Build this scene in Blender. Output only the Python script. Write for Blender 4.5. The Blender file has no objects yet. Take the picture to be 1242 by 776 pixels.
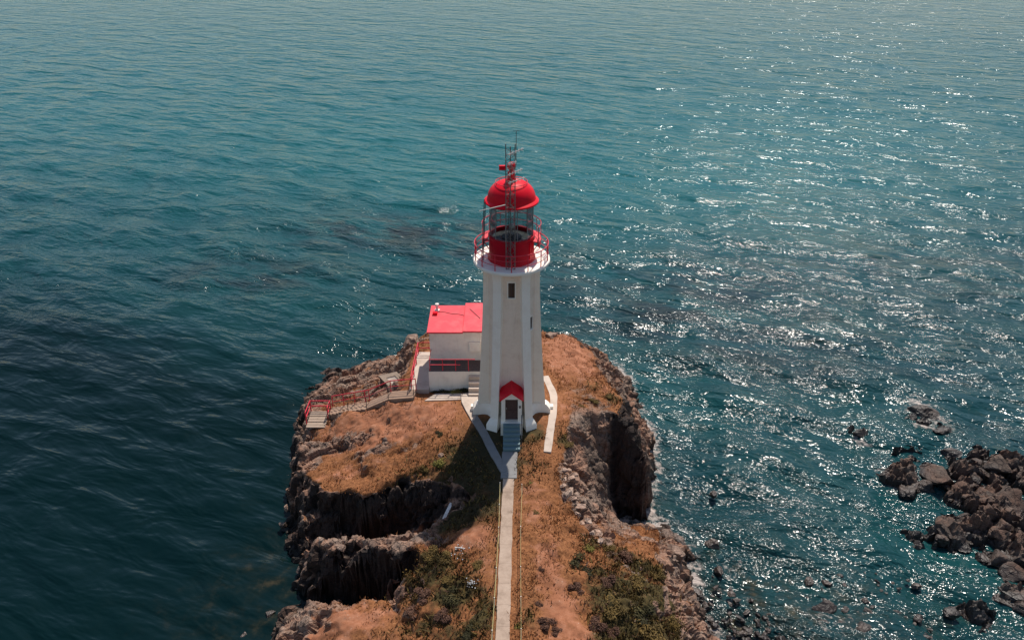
import bpy, math, random
import numpy as np
from mathutils import Vector, Matrix
from mathutils.geometry import delaunay_2d_cdt

rng = random.Random(7)
nrg = np.random.default_rng(11)
scene = bpy.context.scene
COL = scene.collection
R = math.radians

# ------------------------------------------------------------------ survey frame
CAM_H, PITCH, FPX = 39.5, R(28.5), 956.0

def at(px, py, z=0.0):
    """survey helper: where a sight line meets height z (metres)"""
    dx, dy = (px - 621.0) / FPX, (388.0 - py) / FPX
    d = Vector((dx, math.cos(PITCH) + dy * math.sin(PITCH), -math.sin(PITCH) + dy * math.cos(PITCH)))
    t = (z - CAM_H) / d.z
    return (d.x * t, d.y * t, z)

G = 7.3                       # ground level at the tower
TX, TY = -0.03, 46.0          # tower axis

# ------------------------------------------------------------------ numpy noise
def _h(ix, iy, iz, s):
    with np.errstate(over='ignore'):
        n = (ix.astype(np.int64) * 374761393 + iy.astype(np.int64) * 668265263 + iz.astype(np.int64) * 2147483647 + s * 974634777) & 0xFFFFFFFF
        n = ((n ^ (n >> 13)) * 1274126177) & 0xFFFFFFFF
        n = ((n ^ (n >> 16)) * 2246822519) & 0xFFFFFFFF
        n = n ^ (n >> 15)
    return (n & 0xFFFFFF).astype(np.float64) / float(0xFFFFFF)

def vnoise(x, y, z, s=0):
    ix, iy, iz = np.floor(x), np.floor(y), np.floor(z)
    fx, fy, fz = x - ix, y - iy, z - iz
    fx, fy, fz = [f * f * f * (f * (f * 6 - 15) + 10) for f in (fx, fy, fz)]
    out = 0
    for a in (0, 1):
        for b in (0, 1):
            for c in (0, 1):
                w = (fx if a else 1 - fx) * (fy if b else 1 - fy) * (fz if c else 1 - fz)
                out = out + w * _h(ix + a, iy + b, iz + c, s)
    return out * 2 - 1

def fbm(x, y, z, o=4, s=0):
    t, amp, f = 0, 1.0, 1.0
    for i in range(o):
        t = t + amp * vnoise(x * f, y * f, z * f, s + i * 17)
        amp *= 0.5; f *= 2.03
    return t

def cells(x, y, z, s=0, tilt=0.8):
    """blocky facets: every cell a randomly tilted plane; returns height, edge distance, id"""
    ix, iy, iz = np.floor(x), np.floor(y), np.floor(z)
    best = np.full(x.shape, 9.0); second = np.full(x.shape, 9.0)
    hh = np.zeros(x.shape); idd = np.zeros(x.shape)
    for a in (-1, 0, 1):
        for b in (-1, 0, 1):
            for c in (-1, 0, 1):
                cx, cy, cz = ix + a, iy + b, iz + c
                qx = cx + _h(cx, cy, cz, s); qy = cy + _h(cx, cy, cz, s + 1); qz = cz + _h(cx, cy, cz, s + 2)
                d = (x - qx) ** 2 + (y - qy) ** 2 + (z - qz) ** 2
                r = _h(cx, cy, cz, s + 3)
                pl = r * 2 - 1 + tilt * ((x - qx) * (_h(cx, cy, cz, s + 4) * 2 - 1) + (y - qy) * (_h(cx, cy, cz, s + 5) * 2 - 1))
                near = d < best
                second = np.where(near, best, np.minimum(second, d))
                hh = np.where(near, pl, hh); idd = np.where(near, r, idd)
                best = np.where(near, d, best)
    return hh, np.sqrt(second) - np.sqrt(best), idd

def sstep(a, b, x):
    t = np.clip((x - a) / (b - a), 0, 1)
    return t * t * (3 - 2 * t)

def seg_dist(X, Y, pts):
    """distance to a polyline"""
    d = np.full(X.shape, 1e9)
    for (x0, y0), (x1, y1) in zip(pts[:-1], pts[1:]):
        vx, vy = x1 - x0, y1 - y0
        t = np.clip(((X - x0) * vx + (Y - y0) * vy) / (vx * vx + vy * vy + 1e-12), 0, 1)
        d = np.minimum(d, np.hypot(X - x0 - t * vx, Y - y0 - t * vy))
    return d

def blobs(X, Y, lst):
    """soft regions: (px, py, z, radius x, radius y, strength)"""
    out = np.zeros(X.shape)
    for px, py, z, rx, ry, st in lst:
        x, y, _ = at(px, py, z)
        out = np.maximum(out, st * np.exp(-(((X - x) / rx) ** 2 + ((Y - y) / ry) ** 2)))
    return out

# ------------------------------------------------------------------ object helpers
def tag(o, label=None, cat=None, group=None, kind=None):
    if label: o['label'] = label
    if cat: o['category'] = cat
    if group: o['group'] = group
    if kind: o['kind'] = kind
    return o

def thing(name, label, cat, loc=(0, 0, 0), rz=0.0, group=None):
    o = bpy.data.objects.new(name, None)
    COL.objects.link(o)
    o.empty_display_size = 0.3
    o.location = loc; o.rotation_euler = (0, 0, rz)
    return tag(o, label, cat, group)

class MB:
    def __init__(s):
        s.v = []; s.f = []
    def add(s, vs, fs):
        b = len(s.v)
        s.v += [tuple(p) for p in vs]
        s.f += [tuple(b + i for i in f) for f in fs]
        return s
    def box(s, x0, x1, y0, y1, z0, z1):
        vs = [(x, y, z) for z in (z0, z1) for y in (y0, y1) for x in (x0, x1)]
        return s.add(vs, [(0, 2, 3, 1), (4, 5, 7, 6), (0, 1, 5, 4), (2, 6, 7, 3), (0, 4, 6, 2), (1, 3, 7, 5)])
    def bar(s, p, q, w, h):
        """rectangular bar from p to q"""
        p, q = Vector(p), Vector(q)
        d = (q - p).normalized()
        up = Vector((0, 0, 1)) if abs(d.z) < 0.95 else Vector((0, 1, 0))
        a = d.cross(up).normalized() * (w / 2); b = a.cross(d).normalized() * (h / 2)
        vs = [c + i * a + j * b for c in (p, q) for j in (-1, 1) for i in (-1, 1)]
        return s.add(vs, [(0, 2, 3, 1), (4, 5, 7, 6), (0, 1, 5, 4), (2, 6, 7, 3), (0, 4, 6, 2), (1, 3, 7, 5)])
    def tube(s, pts, r, n=8, closed=False):
        pts = [Vector(p) for p in pts]; m = len(pts)
        rings = []
        prev = None
        for i, p in enumerate(pts):
            if closed: d = pts[(i + 1) % m] - pts[i - 1]
            else: d = pts[min(i + 1, m - 1)] - pts[max(i - 1, 0)]
            d.normalize()
            if prev is None:
                up = Vector((0, 0, 1)) if abs(d.z) < 0.9 else Vector((1, 0, 0))
                a = d.cross(up).normalized()
            else:
                a = (prev - d * prev.dot(d)).normalized()
            prev = a
            b = d.cross(a)
            rr = r[i] if isinstance(r, (list, tuple)) else r
            rings.append([p + rr * (math.cos(t) * a + math.sin(t) * b) for t in [2 * math.pi * k / n for k in range(n)]])
        vs = [q for ring in rings for q in ring]; fs = []
        for i in range(m if closed else m - 1):
            j = (i + 1) % m
            for k in range(n):
                l = (k + 1) % n
                fs.append((i * n + k, i * n + l, j * n + l, j * n + k))
        if not closed:
            fs.append(tuple(range(n - 1, -1, -1))); fs.append(tuple((m - 1) * n + k for k in range(n)))
        return s.add(vs, fs)
    def lathe(s, prof, n=48, a0=0.0, a1=360.0, cx=0.0, cy=0.0):
        full = abs(a1 - a0 - 360) < 1e-6
        cnt = n if full else n + 1
        vs = []; fs = []
        for k in range(cnt):
            t = R(a0 + (a1 - a0) * k / n)
            for r, z in prof: vs.append((cx + r * math.cos(t), cy + r * math.sin(t), z))
        m = len(prof)
        for k in range(n):
            l = (k + 1) % cnt
            for i in range(m - 1):
                fs.append((k * m + i, l * m + i, l * m + i + 1, k * m + i + 1))
        return s.add(vs, fs)
    def rings(s, loops, cap=True):
        n = len(loops[0]); vs = [p for l in loops for p in l]; fs = []
        for i in range(len(loops) - 1):
            for k in range(n):
                l = (k + 1) % n
                fs.append((i * n + k, i * n + l, (i + 1) * n + l, (i + 1) * n + k))
        if cap:
            fs.append(tuple(range(n - 1, -1, -1))); fs.append(tuple((len(loops) - 1) * n + k for k in range(n)))
        return s.add(vs, fs)
    def prism(s, poly, axis, a, b):
        """extrude a 2-D outline: axis 'y' takes (x,z) outlines, axis 'z' takes (x,y), axis 'x' takes (y,z)"""
        def mk(u, v, w): return {'y': (u, w, v), 'z': (u, v, w), 'x': (w, u, v)}[axis]
        n = len(poly)
        vs = [mk(u, v, a) for u, v in poly] + [mk(u, v, b) for u, v in poly]
        fs = [tuple(range(n - 1, -1, -1)), tuple(range(n, 2 * n))] + [(k, (k + 1) % n, n + (k + 1) % n, n + k) for k in range(n)]
        return s.add(vs, fs)
    def build(s, name, mat, parent=None, smooth=None, bevel=0.0, loc=None):
        me = bpy.data.meshes.new(name)
        me.from_pydata(s.v, [], s.f); me.update()
        import bmesh
        bm = bmesh.new(); bm.from_mesh(me)
        bmesh.ops.recalc_face_normals(bm, faces=bm.faces)
        if bevel:
            es = [e for e in bm.edges if len(e.link_faces) == 2 and e.calc_face_angle(0) > 0.5]
            bmesh.ops.bevel(bm, geom=es, offset=bevel, segments=2, affect='EDGES', profile=0.6, clamp_overlap=True)
        bm.to_mesh(me); bm.free()
        me.materials.append(mat)
        if smooth is not None:
            me.polygons.foreach_set('use_smooth', [True] * len(me.polygons))
            me.set_sharp_from_angle(angle=R(smooth))
        o = bpy.data.objects.new(name, me)
        COL.objects.link(o)
        if parent: o.parent = parent
        if loc: o.location = loc
        return o

def copy_tree(o, parent=None):
    c = o.copy(); COL.objects.link(c)
    if parent: c.parent = parent
    for ch in list(o.children): copy_tree(ch, c)
    return c

def np_mesh(name, V, F, mat, attrs=None, smooth=True):
    """fast mesh from arrays: V (n,3), F (m,3|4)"""
    me = bpy.data.meshes.new(name)
    k = F.shape[1]
    me.vertices.add(len(V)); me.vertices.foreach_set('co', V.astype(np.float32).ravel())
    me.loops.add(F.size); me.loops.foreach_set('vertex_index', F.astype(np.int32).ravel())
    me.polygons.add(len(F))
    me.polygons.foreach_set('loop_start', np.arange(0, F.size, k, dtype=np.int32))
    me.polygons.foreach_set('loop_total', np.full(len(F), k, dtype=np.int32))
    me.polygons.foreach_set('use_smooth', np.full(len(F), smooth))
    for an, av in (attrs or {}).items():
        at_ = me.attributes.new(an, 'FLOAT', 'POINT'); at_.data.foreach_set('value', av.astype(np.float32).ravel())
    me.update(calc_edges=True); me.validate()
    me.materials.append(mat)
    o = bpy.data.objects.new(name, me); COL.objects.link(o)
    return o

# ------------------------------------------------------------------ materials
class NT:
    """tiny node-tree writer"""
    def __init__(s, name):
        s.m = bpy.data.materials.new(name); s.m.use_nodes = True
        s.t = s.m.node_tree; s.t.nodes.clear()
        s.out = s.t.nodes.new('ShaderNodeOutputMaterial')
    def n(s, typ, **kw):
        nd = s.t.nodes.new(typ)
        for k, v in kw.items():
            if k.startswith('_'): setattr(nd, k[1:], v)
            else:
                key = int(k[1:]) if k[0] == 'i' and k[1:].isdigit() else k.replace('__', ' ')
                s.put(nd.inputs[key], v)
        return nd
    def put(s, sock, v):
        if isinstance(v, bpy.types.NodeSocket): s.t.links.new(v, sock)
        elif isinstance(v, tuple) and sock.type == 'RGBA' and len(v) == 3: sock.default_value = (*v, 1)
        else: sock.default_value = v
    def pos(s): return s.n('ShaderNodeNewGeometry').outputs['Position']
    def obj(s): return s.n('ShaderNodeTexCoord').outputs['Object']
    def mp(s, vec, scale=(1, 1, 1), rot=(0, 0, 0)):
        return s.n('ShaderNodeMapping', Vector=vec, Scale=scale, Rotation=rot).outputs[0]
    def noise(s, vec, scale, detail=3.0, rough=0.55, dist=0.0):
        return s.n('ShaderNodeTexNoise', Vector=vec, Scale=scale, Detail=detail, Roughness=rough, Distortion=dist).outputs['Fac']
    def vor(s, vec, scale, feat='F1', out='Distance', rand=1.0):
        return s.n('ShaderNodeTexVoronoi', _feature=feat, Vector=vec, Scale=scale, Randomness=rand).outputs[out]
    def math(s, op, a, b=0.0, clamp=False):
        return s.n('ShaderNodeMath', _operation=op, _use_clamp=clamp, i0=a, i1=b).outputs[0]
    def rng(s, v, a, b, c=0.0, d=1.0, smooth=False):
        return s.n('ShaderNodeMapRange', _interpolation_type='SMOOTHSTEP' if smooth else 'LINEAR', Value=v, i1=a, i2=b, i3=c, i4=d).outputs[0]
    def ramp(s, v, stops):
        nd = s.n('ShaderNodeValToRGB', Fac=v)
        cr = nd.color_ramp
        while len(cr.elements) < len(stops): cr.elements.new(0.5)
        for e, (p, c) in zip(cr.elements, stops):
            e.position = p; e.color = (*c, 1)
        return nd.outputs[0]
    def mix(s, f, a, b, mode='MIX'):
        nd = s.n('ShaderNodeMix', _data_type='RGBA', _blend_type=mode)
        s.put(nd.inputs[0], f); s.put(nd.inputs[6], a); s.put(nd.inputs[7], b)
        return nd.outputs[2]
    def attr(s, name): return s.n('ShaderNodeAttribute', _attribute_name=name).outputs['Fac']
    def bump(s, h, dist, strength=1.0, normal=None):
        nd = s.n('ShaderNodeBump', Height=h, Distance=dist, Strength=strength)
        if normal is not None: s.put(nd.inputs['Normal'], normal)
        return nd.outputs[0]
    def bsdf(s, color, rough=0.6, normal=None, **kw):
        nd = s.n('ShaderNodeBsdfPrincipled', Roughness=rough)
        s.put(nd.inputs['Base Color'], color)
        for k, v in kw.items(): s.put(nd.inputs[k.replace('__', ' ')], v)
        if normal is not None: s.put(nd.inputs['Normal'], normal)
        s.t.links.new(nd.outputs[0], s.out.inputs[0])
        return s.m

def mat_paint(name, col, dirt=(0.5, 0.42, 0.34), dirt_amt=0.35, rough=0.55, scale=1.0, streak=True, spec=0.2):
    t = NT(name); p = t.pos()
    a = t.noise(p, 1.3 * scale, 5, 0.6)
    st = t.noise(t.mp(p, (7, 7, 0.5)), 1.0, 4, 0.6)
    m = t.rng(a, 0.42, 0.75, 0, dirt_amt, True)
    if streak: m = t.math('ADD', m, t.rng(st, 0.52, 0.8, 0, dirt_amt * 0.8, True), True)
    fine = t.noise(p, 5, 3, 0.55)
    c = t.mix(m, col, dirt)
    c = t.mix(t.rng(fine, 0.3, 0.7, 0.0, 0.07), c, tuple(x * 0.6 for x in col))
    return t.bsdf(c, t.rng(a, 0.3, 0.7, rough - 0.1, rough + 0.12), None, **{'Specular__IOR__Level': spec})

def mat_plain(name, col, rough=0.6, metal=0.0, var=0.18):
    t = NT(name); a = t.noise(t.pos(), 6, 4, 0.6)
    c = t.mix(t.rng(a, 0.35, 0.7), tuple(x * (1 + var) for x in col), tuple(x * (1 - var * 1.6) for x in col))
    return t.bsdf(c, rough, None, Metallic=metal)

M = {}
M['white'] = mat_paint('white_paint', (0.97, 0.905, 0.80), (0.76, 0.65, 0.53), 0.32, 0.5)
M['cream'] = mat_paint('cream_panel', (0.92, 0.79, 0.66), (0.66, 0.51, 0.39), 0.40, 0.5)
M['whitewall'] = mat_paint('white_wall_paint', (0.95, 0.875, 0.77), (0.60, 0.50, 0.42), 0.38, 0.6)
M['red'] = mat_paint('red_paint', (0.78, 0.006, 0.022), (0.55, 0.010, 0.02), 0.5, 0.42, streak=True, spec=0.12)
M['roofred'] = mat_paint('red_roof', (0.80, 0.075, 0.095), (0.85, 0.19, 0.19), 0.55, 0.6, streak=False)
M['railred'] = mat_plain('red_rail', (0.68, 0.03, 0.055), 0.45)
def mat_path():
    t = NT('path_concrete'); p = t.pos()
    n1, n2 = t.noise(p, 1.1, 5, 0.65), t.noise(p, 6, 4, 0.65)
    c = t.ramp(n1, [(0.3, (0.25, 0.18, 0.135)), (0.5, (0.41, 0.305, 0.235)), (0.7, (0.48, 0.37, 0.29))])
    c = t.mix(t.rng(n2, 0.35, 0.7, 0, 0.3), c, (0.22, 0.16, 0.12))
    sp = t.n('ShaderNodeSeparateXYZ', Vector=p)
    y = t.math('ADD', sp.outputs[1], t.math('MULTIPLY', n2, 0.05))
    j = t.math('ABSOLUTE', t.math('SUBTRACT', t.math('FRACT', t.math('DIVIDE', y, 1.42)), 0.5))
    c = t.mix(t.math('MULTIPLY', t.rng(j, 0.0, 0.02, 1, 0), 0.35), c, (0.10, 0.07, 0.05))
    return t.bsdf(c, 0.9, t.bump(n2, 0.01), **{'Specular__IOR__Level': 0.2})
M['concrete'] = mat_paint('concrete', (0.56, 0.46, 0.385), (0.33, 0.255, 0.20), 0.6, 0.85, streak=False)
M['pathmat'] = mat_path()
M['bluestep'] = mat_paint('blue_step', (0.15, 0.225, 0.24), (0.2, 0.23, 0.24), 0.4, 0.7, streak=False)
M['dark'] = mat_plain('dark_metal', (0.035, 0.035, 0.04), 0.5)
M['steel'] = mat_plain('galvanised_steel', (0.42, 0.41, 0.39), 0.45, 0.6)
M['palem'] = mat_plain('pale_metal', (0.72, 0.66, 0.60), 0.5)
M['door'] = mat_plain('dark_door', (0.085, 0.045, 0.04), 0.5)
M['grey'] = mat_plain('grey_mullion', (0.28, 0.27, 0.26), 0.5)
M['mast'] = mat_plain('weathered_steel', (0.20, 0.185, 0.17), 0.55, 0.3)
M['pane'] = mat_plain('window_pane', (0.02, 0.024, 0.028), 0.08, 0.0, 0.1)
M['wood'] = mat_paint('weathered_wood', (0.38, 0.29, 0.22), (0.22, 0.16, 0.12), 0.6, 0.85, 3.0)
M['wood_and_shade'] = mat_plain('brown_wood_and_shade', (0.10, 0.07, 0.06), 0.8)  # wood of legs and stems; on the ledge its darkness paints shade
M['floor'] = mat_plain('lantern_floor', (0.50, 0.55, 0.53), 0.6)
M['rope'] = mat_plain('pale_rope', (0.40, 0.33, 0.14), 0.8)
M['shaded_red'] = mat_paint('shaded_red_paint', (0.50, 0.006, 0.02), (0.34, 0.012, 0.02), 0.5, 0.42, streak=True, spec=0.15)  # the red paint darkened in colour for the drum's shaded side
M['shaded_walk'] = mat_paint('grey_shaded_concrete', (0.24, 0.235, 0.23), (0.17, 0.16, 0.15), 0.5, 0.9, 1.5, streak=False)  # path concrete darkened in colour to imitate the tower's shadow
M['walk'] = mat_paint('worn_walkway', (0.34, 0.225, 0.16), (0.21, 0.14, 0.10), 0.6, 0.9, 1.5, streak=False)

def mat_glass():
    t = NT('lantern_glass')
    tr = t.n('ShaderNodeBsdfTransparent', Color=(0.92, 0.96, 0.96))
    gl = t.n('ShaderNodeBsdfGlossy', Color=(1, 1, 1), Roughness=0.03)
    lw = t.n('ShaderNodeLayerWeight', Blend=0.35)
    mx = t.n('ShaderNodeMixShader', Fac=t.math('ADD', t.math('MULTIPLY', lw.outputs['Fresnel'], 0.7), 0.20))
    t.t.links.new(tr.outputs[0], mx.inputs[1]); t.t.links.new(gl.outputs[0], mx.inputs[2])
    t.t.links.new(mx.outputs[0], t.out.inputs[0])
    return t.m
M['glass'] = mat_glass()

def rock_color(t, p, tone=1.0, warm=0.5):
    big = t.noise(p, 0.55, 4, 0.6)
    med = t.noise(t.mp(p, (1, 1, 2.2)), 2.6, 5, 0.65)
    fine = t.noise(p, 14, 4, 0.65)
    crack = t.vor(t.mp(p, (1, 1, 1.6), (0.3, 0.2, 0.6)), 1.7, 'DISTANCE_TO_EDGE')
    k = tone
    c = t.ramp(med, [(0.22, (0.05 * k, 0.04 * k, 0.034 * k)), (0.40, (0.22 * k, 0.152 * k, 0.118 * k)), (0.58, (0.38 * k, 0.265 * k, 0.20 * k)), (0.8, (0.50 * k, 0.38 * k, 0.30 * k))])
    c = t.mix(t.math('MULTIPLY', t.rng(big, 0.38, 0.6, 0, 1, True), warm), c, t.mix(0.35, (0.48 * k, 0.225 * k, 0.13 * k), c))
    c = t.mix(t.rng(fine, 0.35, 0.65, 0.0, 0.45), c, t.mix(0.5, c, (0.03, 0.025, 0.022)))
    c = t.mix(t.rng(crack, 0.0, 0.045, 0.75, 0.0), c, (0.018, 0.015, 0.014))
    h = t.math('ADD', t.math('MULTIPLY', med, 1.0), t.math('ADD', t.math('MULTIPLY', fine, 0.25), t.math('MULTIPLY', t.rng(crack, 0, 0.06), 0.25)))
    return c, h

def wet_line(t, c, p):
    """dark wet band just above the water"""
    sp = t.n('ShaderNodeSeparateXYZ', Vector=p)
    z = t.math('ADD', sp.outputs[2], t.math('MULTIPLY', t.math('SUBTRACT', t.noise(p, 0.9, 3), 0.5), 1.2))
    w = t.rng(z, 0.25, 1.1, 1.0, 0.0, True)
    return t.mix(t.math('MULTIPLY', w, 0.8), c, (0.016, 0.014, 0.013)), w

def mat_rock(name, tone=1.0, warm=0.35, wet=True):
    t = NT(name); p = t.pos()
    info = t.n('ShaderNodeObjectInfo')
    off = t.n('ShaderNodeVectorMath', _operation='ADD', i0=p, i1=t.n('ShaderNodeCombineXYZ', X=t.math('MULTIPLY', info.outputs['Random'], 40)).outputs[0]).outputs[0]
    c, h = rock_color(t, off, tone, warm)
    c = t.mix(t.rng(info.outputs['Random'], 0, 1, 0.0, 0.35), c, t.mix(0.6, c, (0.06, 0.048, 0.042)))
    rough = 0.85
    if wet:
        c, w = wet_line(t, c, p); rough = t.rng(w, 0, 1, 0.88, 0.35)
    return t.bsdf(c, rough, t.bump(h, 0.10, 0.9))
M['rock'] = mat_rock('coast_rock', 1.0, 0.3)
M['palerock'] = mat_rock('pale_boulder', 1.45, 0.25, False)
M['reefrock'] = mat_rock('reef_rock', 0.36, 0.95)

def mat_land():
    t = NT('headland_ground'); p = t.pos()
    rock, rh = rock_color(t, p, 0.86, 0.75)
    n1 = t.noise(p, 0.32, 5, 0.6); n2 = t.noise(p, 1.5, 5, 0.62); n3 = t.noise(p, 7, 5, 0.7); n4 = t.noise(p, 26, 3, 0.7)
    soil = t.ramp(n2, [(0.28, (0.17, 0.066, 0.037)), (0.48, (0.37, 0.146, 0.074)), (0.66, (0.49, 0.218, 0.125)), (0.8, (0.57, 0.31, 0.20))])
    grass = t.ramp(n3, [(0.25, (0.09, 0.034, 0.014)), (0.45, (0.235, 0.09, 0.034)), (0.62, (0.37, 0.155, 0.062)), (0.8, (0.50, 0.26, 0.13))])
    olive = t.ramp(n3, [(0.28, (0.018, 0.016, 0.007)), (0.48, (0.06, 0.048, 0.016)), (0.66, (0.12, 0.085, 0.028)), (0.85, (0.20, 0.135, 0.048))])
    sm = t.rng(t.math('ADD', t.attr('soil'), t.math('MULTIPLY', t.math('SUBTRACT', n2, 0.5), 1.5)), 0.3, 0.75, 0, 1, True)
    c = t.mix(sm, grass, soil)
    vm = t.rng(t.math('ADD', t.attr('veg'), t.math('ADD', t.math('MULTIPLY', t.math('SUBTRACT', n2, 0.5), 1.1), t.math('MULTIPLY', t.math('SUBTRACT', n3, 0.5), 0.5))), 0.32, 0.7, 0, 1, True)
    c = t.mix(vm, c, olive)
    c = t.mix(t.math('MULTIPLY', t.attr('tower_shade'), .8), c, t.mix(n3, (0.012, 0.012, 0.006), (0.04, 0.036, 0.016)))  # darkens the ground colour where the tower's shadow falls
    c = t.mix(t.rng(n4, 0.3, 0.7, 0.0, 0.5), c, t.mix(0.55, c, (0.03, 0.016, 0.008)))
    c = t.mix(t.rng(t.math('ADD', t.math('MULTIPLY', n1, .6), t.math('MULTIPLY', n2, .4)), 0.47, 0.66, 0, 0.7, True), c, t.mix(0.5, c, (0.07, 0.035, 0.015)))
    pebble = t.vor(p, 5.5, 'F1')
    pm = t.math('MULTIPLY', t.rng(pebble, 0.10, 0.16, 1, 0), t.math('MULTIPLY', sm, t.rng(n2, 0.5, 0.62, 0, 1)))
    c = t.mix(pm, c, (0.5, 0.38, 0.29))
    rm = t.rng(t.math('ADD', t.attr('rock'), t.math('ADD', t.math('MULTIPLY', t.math('SUBTRACT', n2, 0.5), 0.9), t.math('MULTIPLY', t.math('SUBTRACT', n3, 0.5), 0.5))), 0.38, 0.6, 0, 1, True)
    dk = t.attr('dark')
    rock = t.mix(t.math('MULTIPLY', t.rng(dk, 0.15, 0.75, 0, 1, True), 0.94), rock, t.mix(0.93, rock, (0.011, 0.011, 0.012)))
    c = t.mix(rm, c, rock)
    c, w = wet_line(t, c, p)
    h1 = t.math('ADD', t.math('MULTIPLY', n3, 0.5), t.math('MULTIPLY', n4, 0.25))
    hh = t.n('ShaderNodeMix', _data_type='FLOAT', i0=rm, i2=h1, i3=rh).outputs[0]
    return t.bsdf(c, t.rng(w, 0, 1, 0.93, 0.6), t.bump(hh, 0.075, 0.9), **{'Specular__IOR__Level': 0.25})
M['land'] = mat_land()

def mat_sea():
    t = NT('sea_water'); p = t.pos()
    # crest directions: long axis along the crests
    def crest(deg, st): return t.mp(t.mp(p, (1, 1, 1), (0, 0, R(deg))), (st, 1, 1))
    w, w2, w3 = crest(24, 0.40), crest(8, 0.5), crest(44, 0.6)
    gust = t.noise(crest(31, .45), 0.045, 4, 0.6, .6)
    gust2 = t.noise(crest(16, .36), 0.23, 4, 0.6, 1.1)
    calm = t.attr('calm')
    far = t.attr('far'); near = t.math('SUBTRACT', 1.0, far)
    live = t.math('SUBTRACT', 1.0, calm)
    gs = t.math('MULTIPLY', t.math('MULTIPLY', t.rng(gust, 0.3, 0.7, 0.75, 1.1), t.rng(gust2, 0.32, 0.68, 0.32, 1.38)), t.math('MULTIPLY', live, t.rng(t.math('MAXIMUM', t.attr('foam'), t.math('MULTIPLY', t.attr('kelp'), .6)), 0, .7, 1, 1.5)))
    b = t.bump(t.noise(crest(29, .45), 0.137, 3, 0.5, 0.8), 1.4, t.rng(far, 0, 1, .35, 1.0))
    b = t.bump(t.noise(w, 0.46, 3, 0.5, 0.35), 1.05, t.math('MULTIPLY', t.rng(live, 0, 1, 0.6, 1.0), t.rng(far, 0, 1, 0.95, 0.60)), b)
    b = t.bump(t.noise(w2, 1.5, 3, 0.55, 0.3), 0.27, t.math('MULTIPLY', gs, t.rng(far, 0, 1, 1, .36)), b)
    gf = t.math('MULTIPLY', gs, near)
    b = t.bump(t.noise(w3, 3.6, 2, 0.5, 0.2), 0.125, t.math('MULTIPLY', gs, t.rng(far, 0, 1, 1, .12)), b)
    b = t.bump(t.noise(w, 7.5, 1, 0.5), 0.042, gf, b)
    patch = t.noise(crest(24, .5), 0.06, 5, 0.6)
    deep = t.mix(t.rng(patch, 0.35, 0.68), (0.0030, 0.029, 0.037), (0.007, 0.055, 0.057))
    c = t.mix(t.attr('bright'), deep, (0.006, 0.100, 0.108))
    kel = t.noise(crest(24, .45), 0.33, 5, 0.65)
    km = t.math('MULTIPLY', t.attr('kelp'), t.rng(kel, 0.40, 0.58, 0, 1, True))
    c = t.mix(km, c, (0.006, 0.009, 0.011))
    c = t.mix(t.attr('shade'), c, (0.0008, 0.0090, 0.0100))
    # shallows: stones and weed seen through the water
    st = t.noise(p, 0.75, 5, 0.65); st2 = t.vor(p, 0.9, 'F1')
    bed = t.ramp(t.math('ADD', t.math('MULTIPLY', st, 0.8), t.math('MULTIPLY', st2, 0.25)), [(0.40, (0.005, 0.013, 0.014)), (0.6, (0.018, 0.022, 0.015)), (0.8, (0.085, 0.062, 0.032))])
    c = t.mix(t.math('MULTIPLY', t.attr('shallow'), t.rng(st, 0.4, 0.65, 0.2, 0.95)), c, bed)
    fo = t.noise(p, 2.2, 5, 0.7); fo2 = t.noise(w, 0.7, 3)
    fm = t.math('MULTIPLY', t.rng(t.math('ADD', t.attr('foam'), t.math('ADD', t.math('SUBTRACT', fo, 0.5), t.math('MULTIPLY', t.math('SUBTRACT', fo2, 0.5), 0.8))), 0.55, 0.85, 0, 1, True), 0.85)
    c = t.mix(fm, c, (0.52, 0.43, 0.38))
    rough = t.math('MAXIMUM', t.rng(fm, 0, 1, 0.125, 0.6), t.rng(far, 0, 1, 0.125, 0.15))
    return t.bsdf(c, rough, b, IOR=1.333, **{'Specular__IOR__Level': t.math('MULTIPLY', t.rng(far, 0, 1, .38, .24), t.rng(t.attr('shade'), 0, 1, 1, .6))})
M['sea'] = mat_sea()

def mat_leaf(name, a, b, c):
    t = NT(name)
    r = t.attr('tint')
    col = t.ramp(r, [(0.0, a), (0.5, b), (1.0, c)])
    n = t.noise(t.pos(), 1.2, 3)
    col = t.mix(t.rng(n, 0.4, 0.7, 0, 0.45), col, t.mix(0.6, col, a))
    m = t.bsdf(col, 0.75, None, **{'Specular__IOR__Level': 0.2})
    return m
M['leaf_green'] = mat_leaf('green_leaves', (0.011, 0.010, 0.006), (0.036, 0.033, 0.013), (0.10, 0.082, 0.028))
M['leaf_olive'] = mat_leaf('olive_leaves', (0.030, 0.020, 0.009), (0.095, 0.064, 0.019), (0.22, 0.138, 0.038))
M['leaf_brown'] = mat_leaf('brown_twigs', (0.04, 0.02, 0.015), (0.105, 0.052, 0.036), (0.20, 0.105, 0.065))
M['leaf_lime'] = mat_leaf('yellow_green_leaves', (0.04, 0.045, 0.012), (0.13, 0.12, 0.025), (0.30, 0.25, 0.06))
M['straw'] = mat_leaf('dry_straw', (0.13, 0.047, 0.016), (0.31, 0.125, 0.044), (0.54, 0.28, 0.13))
M['flower'] = mat_plain('white_petals', (0.85, 0.82, 0.78), 0.7, 0, 0.05)
# ------------------------------------------------------------------ headland: surveyed break-lines -> surface
TP, TE = [], []          # survey points (x, y, z) and break-line edges
def line(pts, closed=False, edges=True):
    base = len(TP)
    for q in pts: TP.append(at(*q))
    if edges:
        for i in range(len(pts) - 1): TE.append((base + i, base + i + 1))
        if closed: TE.append((base + len(pts) - 1, base))
def spots(pts): line(pts, edges=False)

W0 = -0.35
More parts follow.
